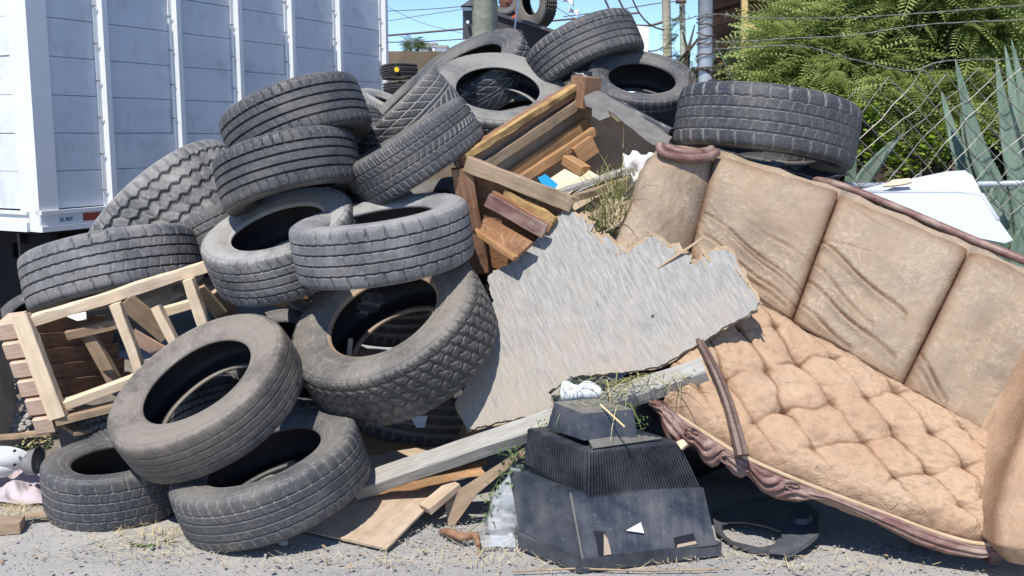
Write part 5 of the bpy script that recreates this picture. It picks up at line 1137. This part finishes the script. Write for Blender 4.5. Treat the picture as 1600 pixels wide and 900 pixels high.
def fbld(x0, x1, y0, y1, Y, lab):
    a, c_ = at(x0, y0, Y), at(x1, y1, Y); b = MB(); b.box(a.x, c_.x, Y, Y+5, 0, a.z); o = tag(link('distant_house', b.mesh('h'), M['pale']), lab, 'house', 'distant white houses')
    b = MB(); b.box((a.x*2+c_.x)/3, (a.x+c_.x)/2, Y-.05, Y+.02, a.z-.9, a.z-.35); link('window', b.mesh('w'), M['ink'], o); b = MB(); b.box(a.x-.1, c_.x+.1, Y-.12, Y+5.1, a.z, a.z+.12); link('roof', b.mesh('r'), M['concrete'], o)
fbld(658, 668, 74, 80, 60, 'low pale house on the skyline just right of the distant palm'); fbld(668, 680, 70, 80, 62, 'taller white house block on the skyline right of the distant palm'); fbld(681, 697, 74, 80, 60, 'low white house on the skyline nearest the meter box')
leafy('palm_tree', 'small distant green palm on the skyline above the brown wall', at(647, 90, 40), [wb(647, 69, 40, .27, .25, .2)], 260, 'leaf3', .36, (FV, FFc), catg='palm', droop=(.0, 1.2), holes=5)
leafy('roadside_bush', 'low green bush on the skyline left of the distant palm', at(640, 90, 42), [wb(642, 78, 42, .26, .2, .08)], 60, 'leaf3', .25, (FV, FFc), catg='bush', holes=5)
def wirel(P, r, lab):
    b = MB(); b.tube(cat([at(*p) for p in P], 10), r, 5); return tag(link('overhead_wire', b.mesh('w'), M['rustwire']), lab, 'wire', 'overhead wires')
wirel([(590, 18, 30), (700, 12, 30), (900, -8, 30)], .012, 'highest overhead wire crossing the blue sky right of the truck')
wirel([(600, 56, 30), (660, 51, 30), (760, 42, 30), (1000, 20, 30)], .03, 'thick overhead wire in the middle of the sky gap left of the meter box')
wirel([(600, 66, 32), (660, 65, 32), (740, 60, 32)], .018, 'lowest overhead wire just above the distant palm')
wirel([(600, 34, 32), (660, 24, 32), (740, 12, 32)], .01, 'faint thin overhead wire rising to the right, left of the meter box')
wirel([(600, 8, 34), (660, 36, 34), (740, 56, 34)], .008, 'faint thin overhead wire falling to the right, left of the meter box')
wirel([(940, -10, 12), (950, 10, 12), (958, 35, 12)], .012, 'dark wire dropping behind the highest tyre, left of its neighbour')
wirel([(962, -10, 12), (972, 10, 12), (985, 40, 12)], .012, 'dark wire dropping steeply toward the white board')
wirel([(985, -8, 12), (1000, 22, 12), (1018, 40, 12), (1038, 47, 12)], .01, 'curved wire sweeping down to the slim tan pole')
wirel([(880, 26, 20), (960, 16, 20), (1036, 4, 20), (1070, 2, 20)], .01, 'thin wire running up to the head of the slim tan pole')
wirel([(990, 40, 14), (1015, 40, 14), (1040, 33, 14)], .018, 'short thick wire joining the white board and the slim tan pole')
wirel([(1010, 80, 14), (1030, 77, 14), (1060, 55, 14)], .01, 'slack wire drooping low behind the slim tan pole')
wirel([(850, 0, 25), (900, 30, 25), (1040, 110, 25)], .008, 'faint wire slanting down across the sky right of the truck bed')
for (x, y, s, lb) in ((888, 1, .13, 'small white bird-like scrap in the sky, the upper of two'), (897, 18, .12, 'small white fluttering scrap in the sky, the lower of two')):
    f = lambda u, v, x=x, y=y, s=s: at(x, y, 12)+Vector((s*(u-.5), .04*math.sin(u*6), s*.5*(v-.5)+s*.25*math.sin(u*5+v*2)*.6-.25*s*(u-.5)))
    tag(link('white_scrap', grid(8, 4, f, back=Vector((0, .005, 0))), M['pale']), lb, 'scrap')
# far ground edge: hedge mass right of the fence to close the view low down
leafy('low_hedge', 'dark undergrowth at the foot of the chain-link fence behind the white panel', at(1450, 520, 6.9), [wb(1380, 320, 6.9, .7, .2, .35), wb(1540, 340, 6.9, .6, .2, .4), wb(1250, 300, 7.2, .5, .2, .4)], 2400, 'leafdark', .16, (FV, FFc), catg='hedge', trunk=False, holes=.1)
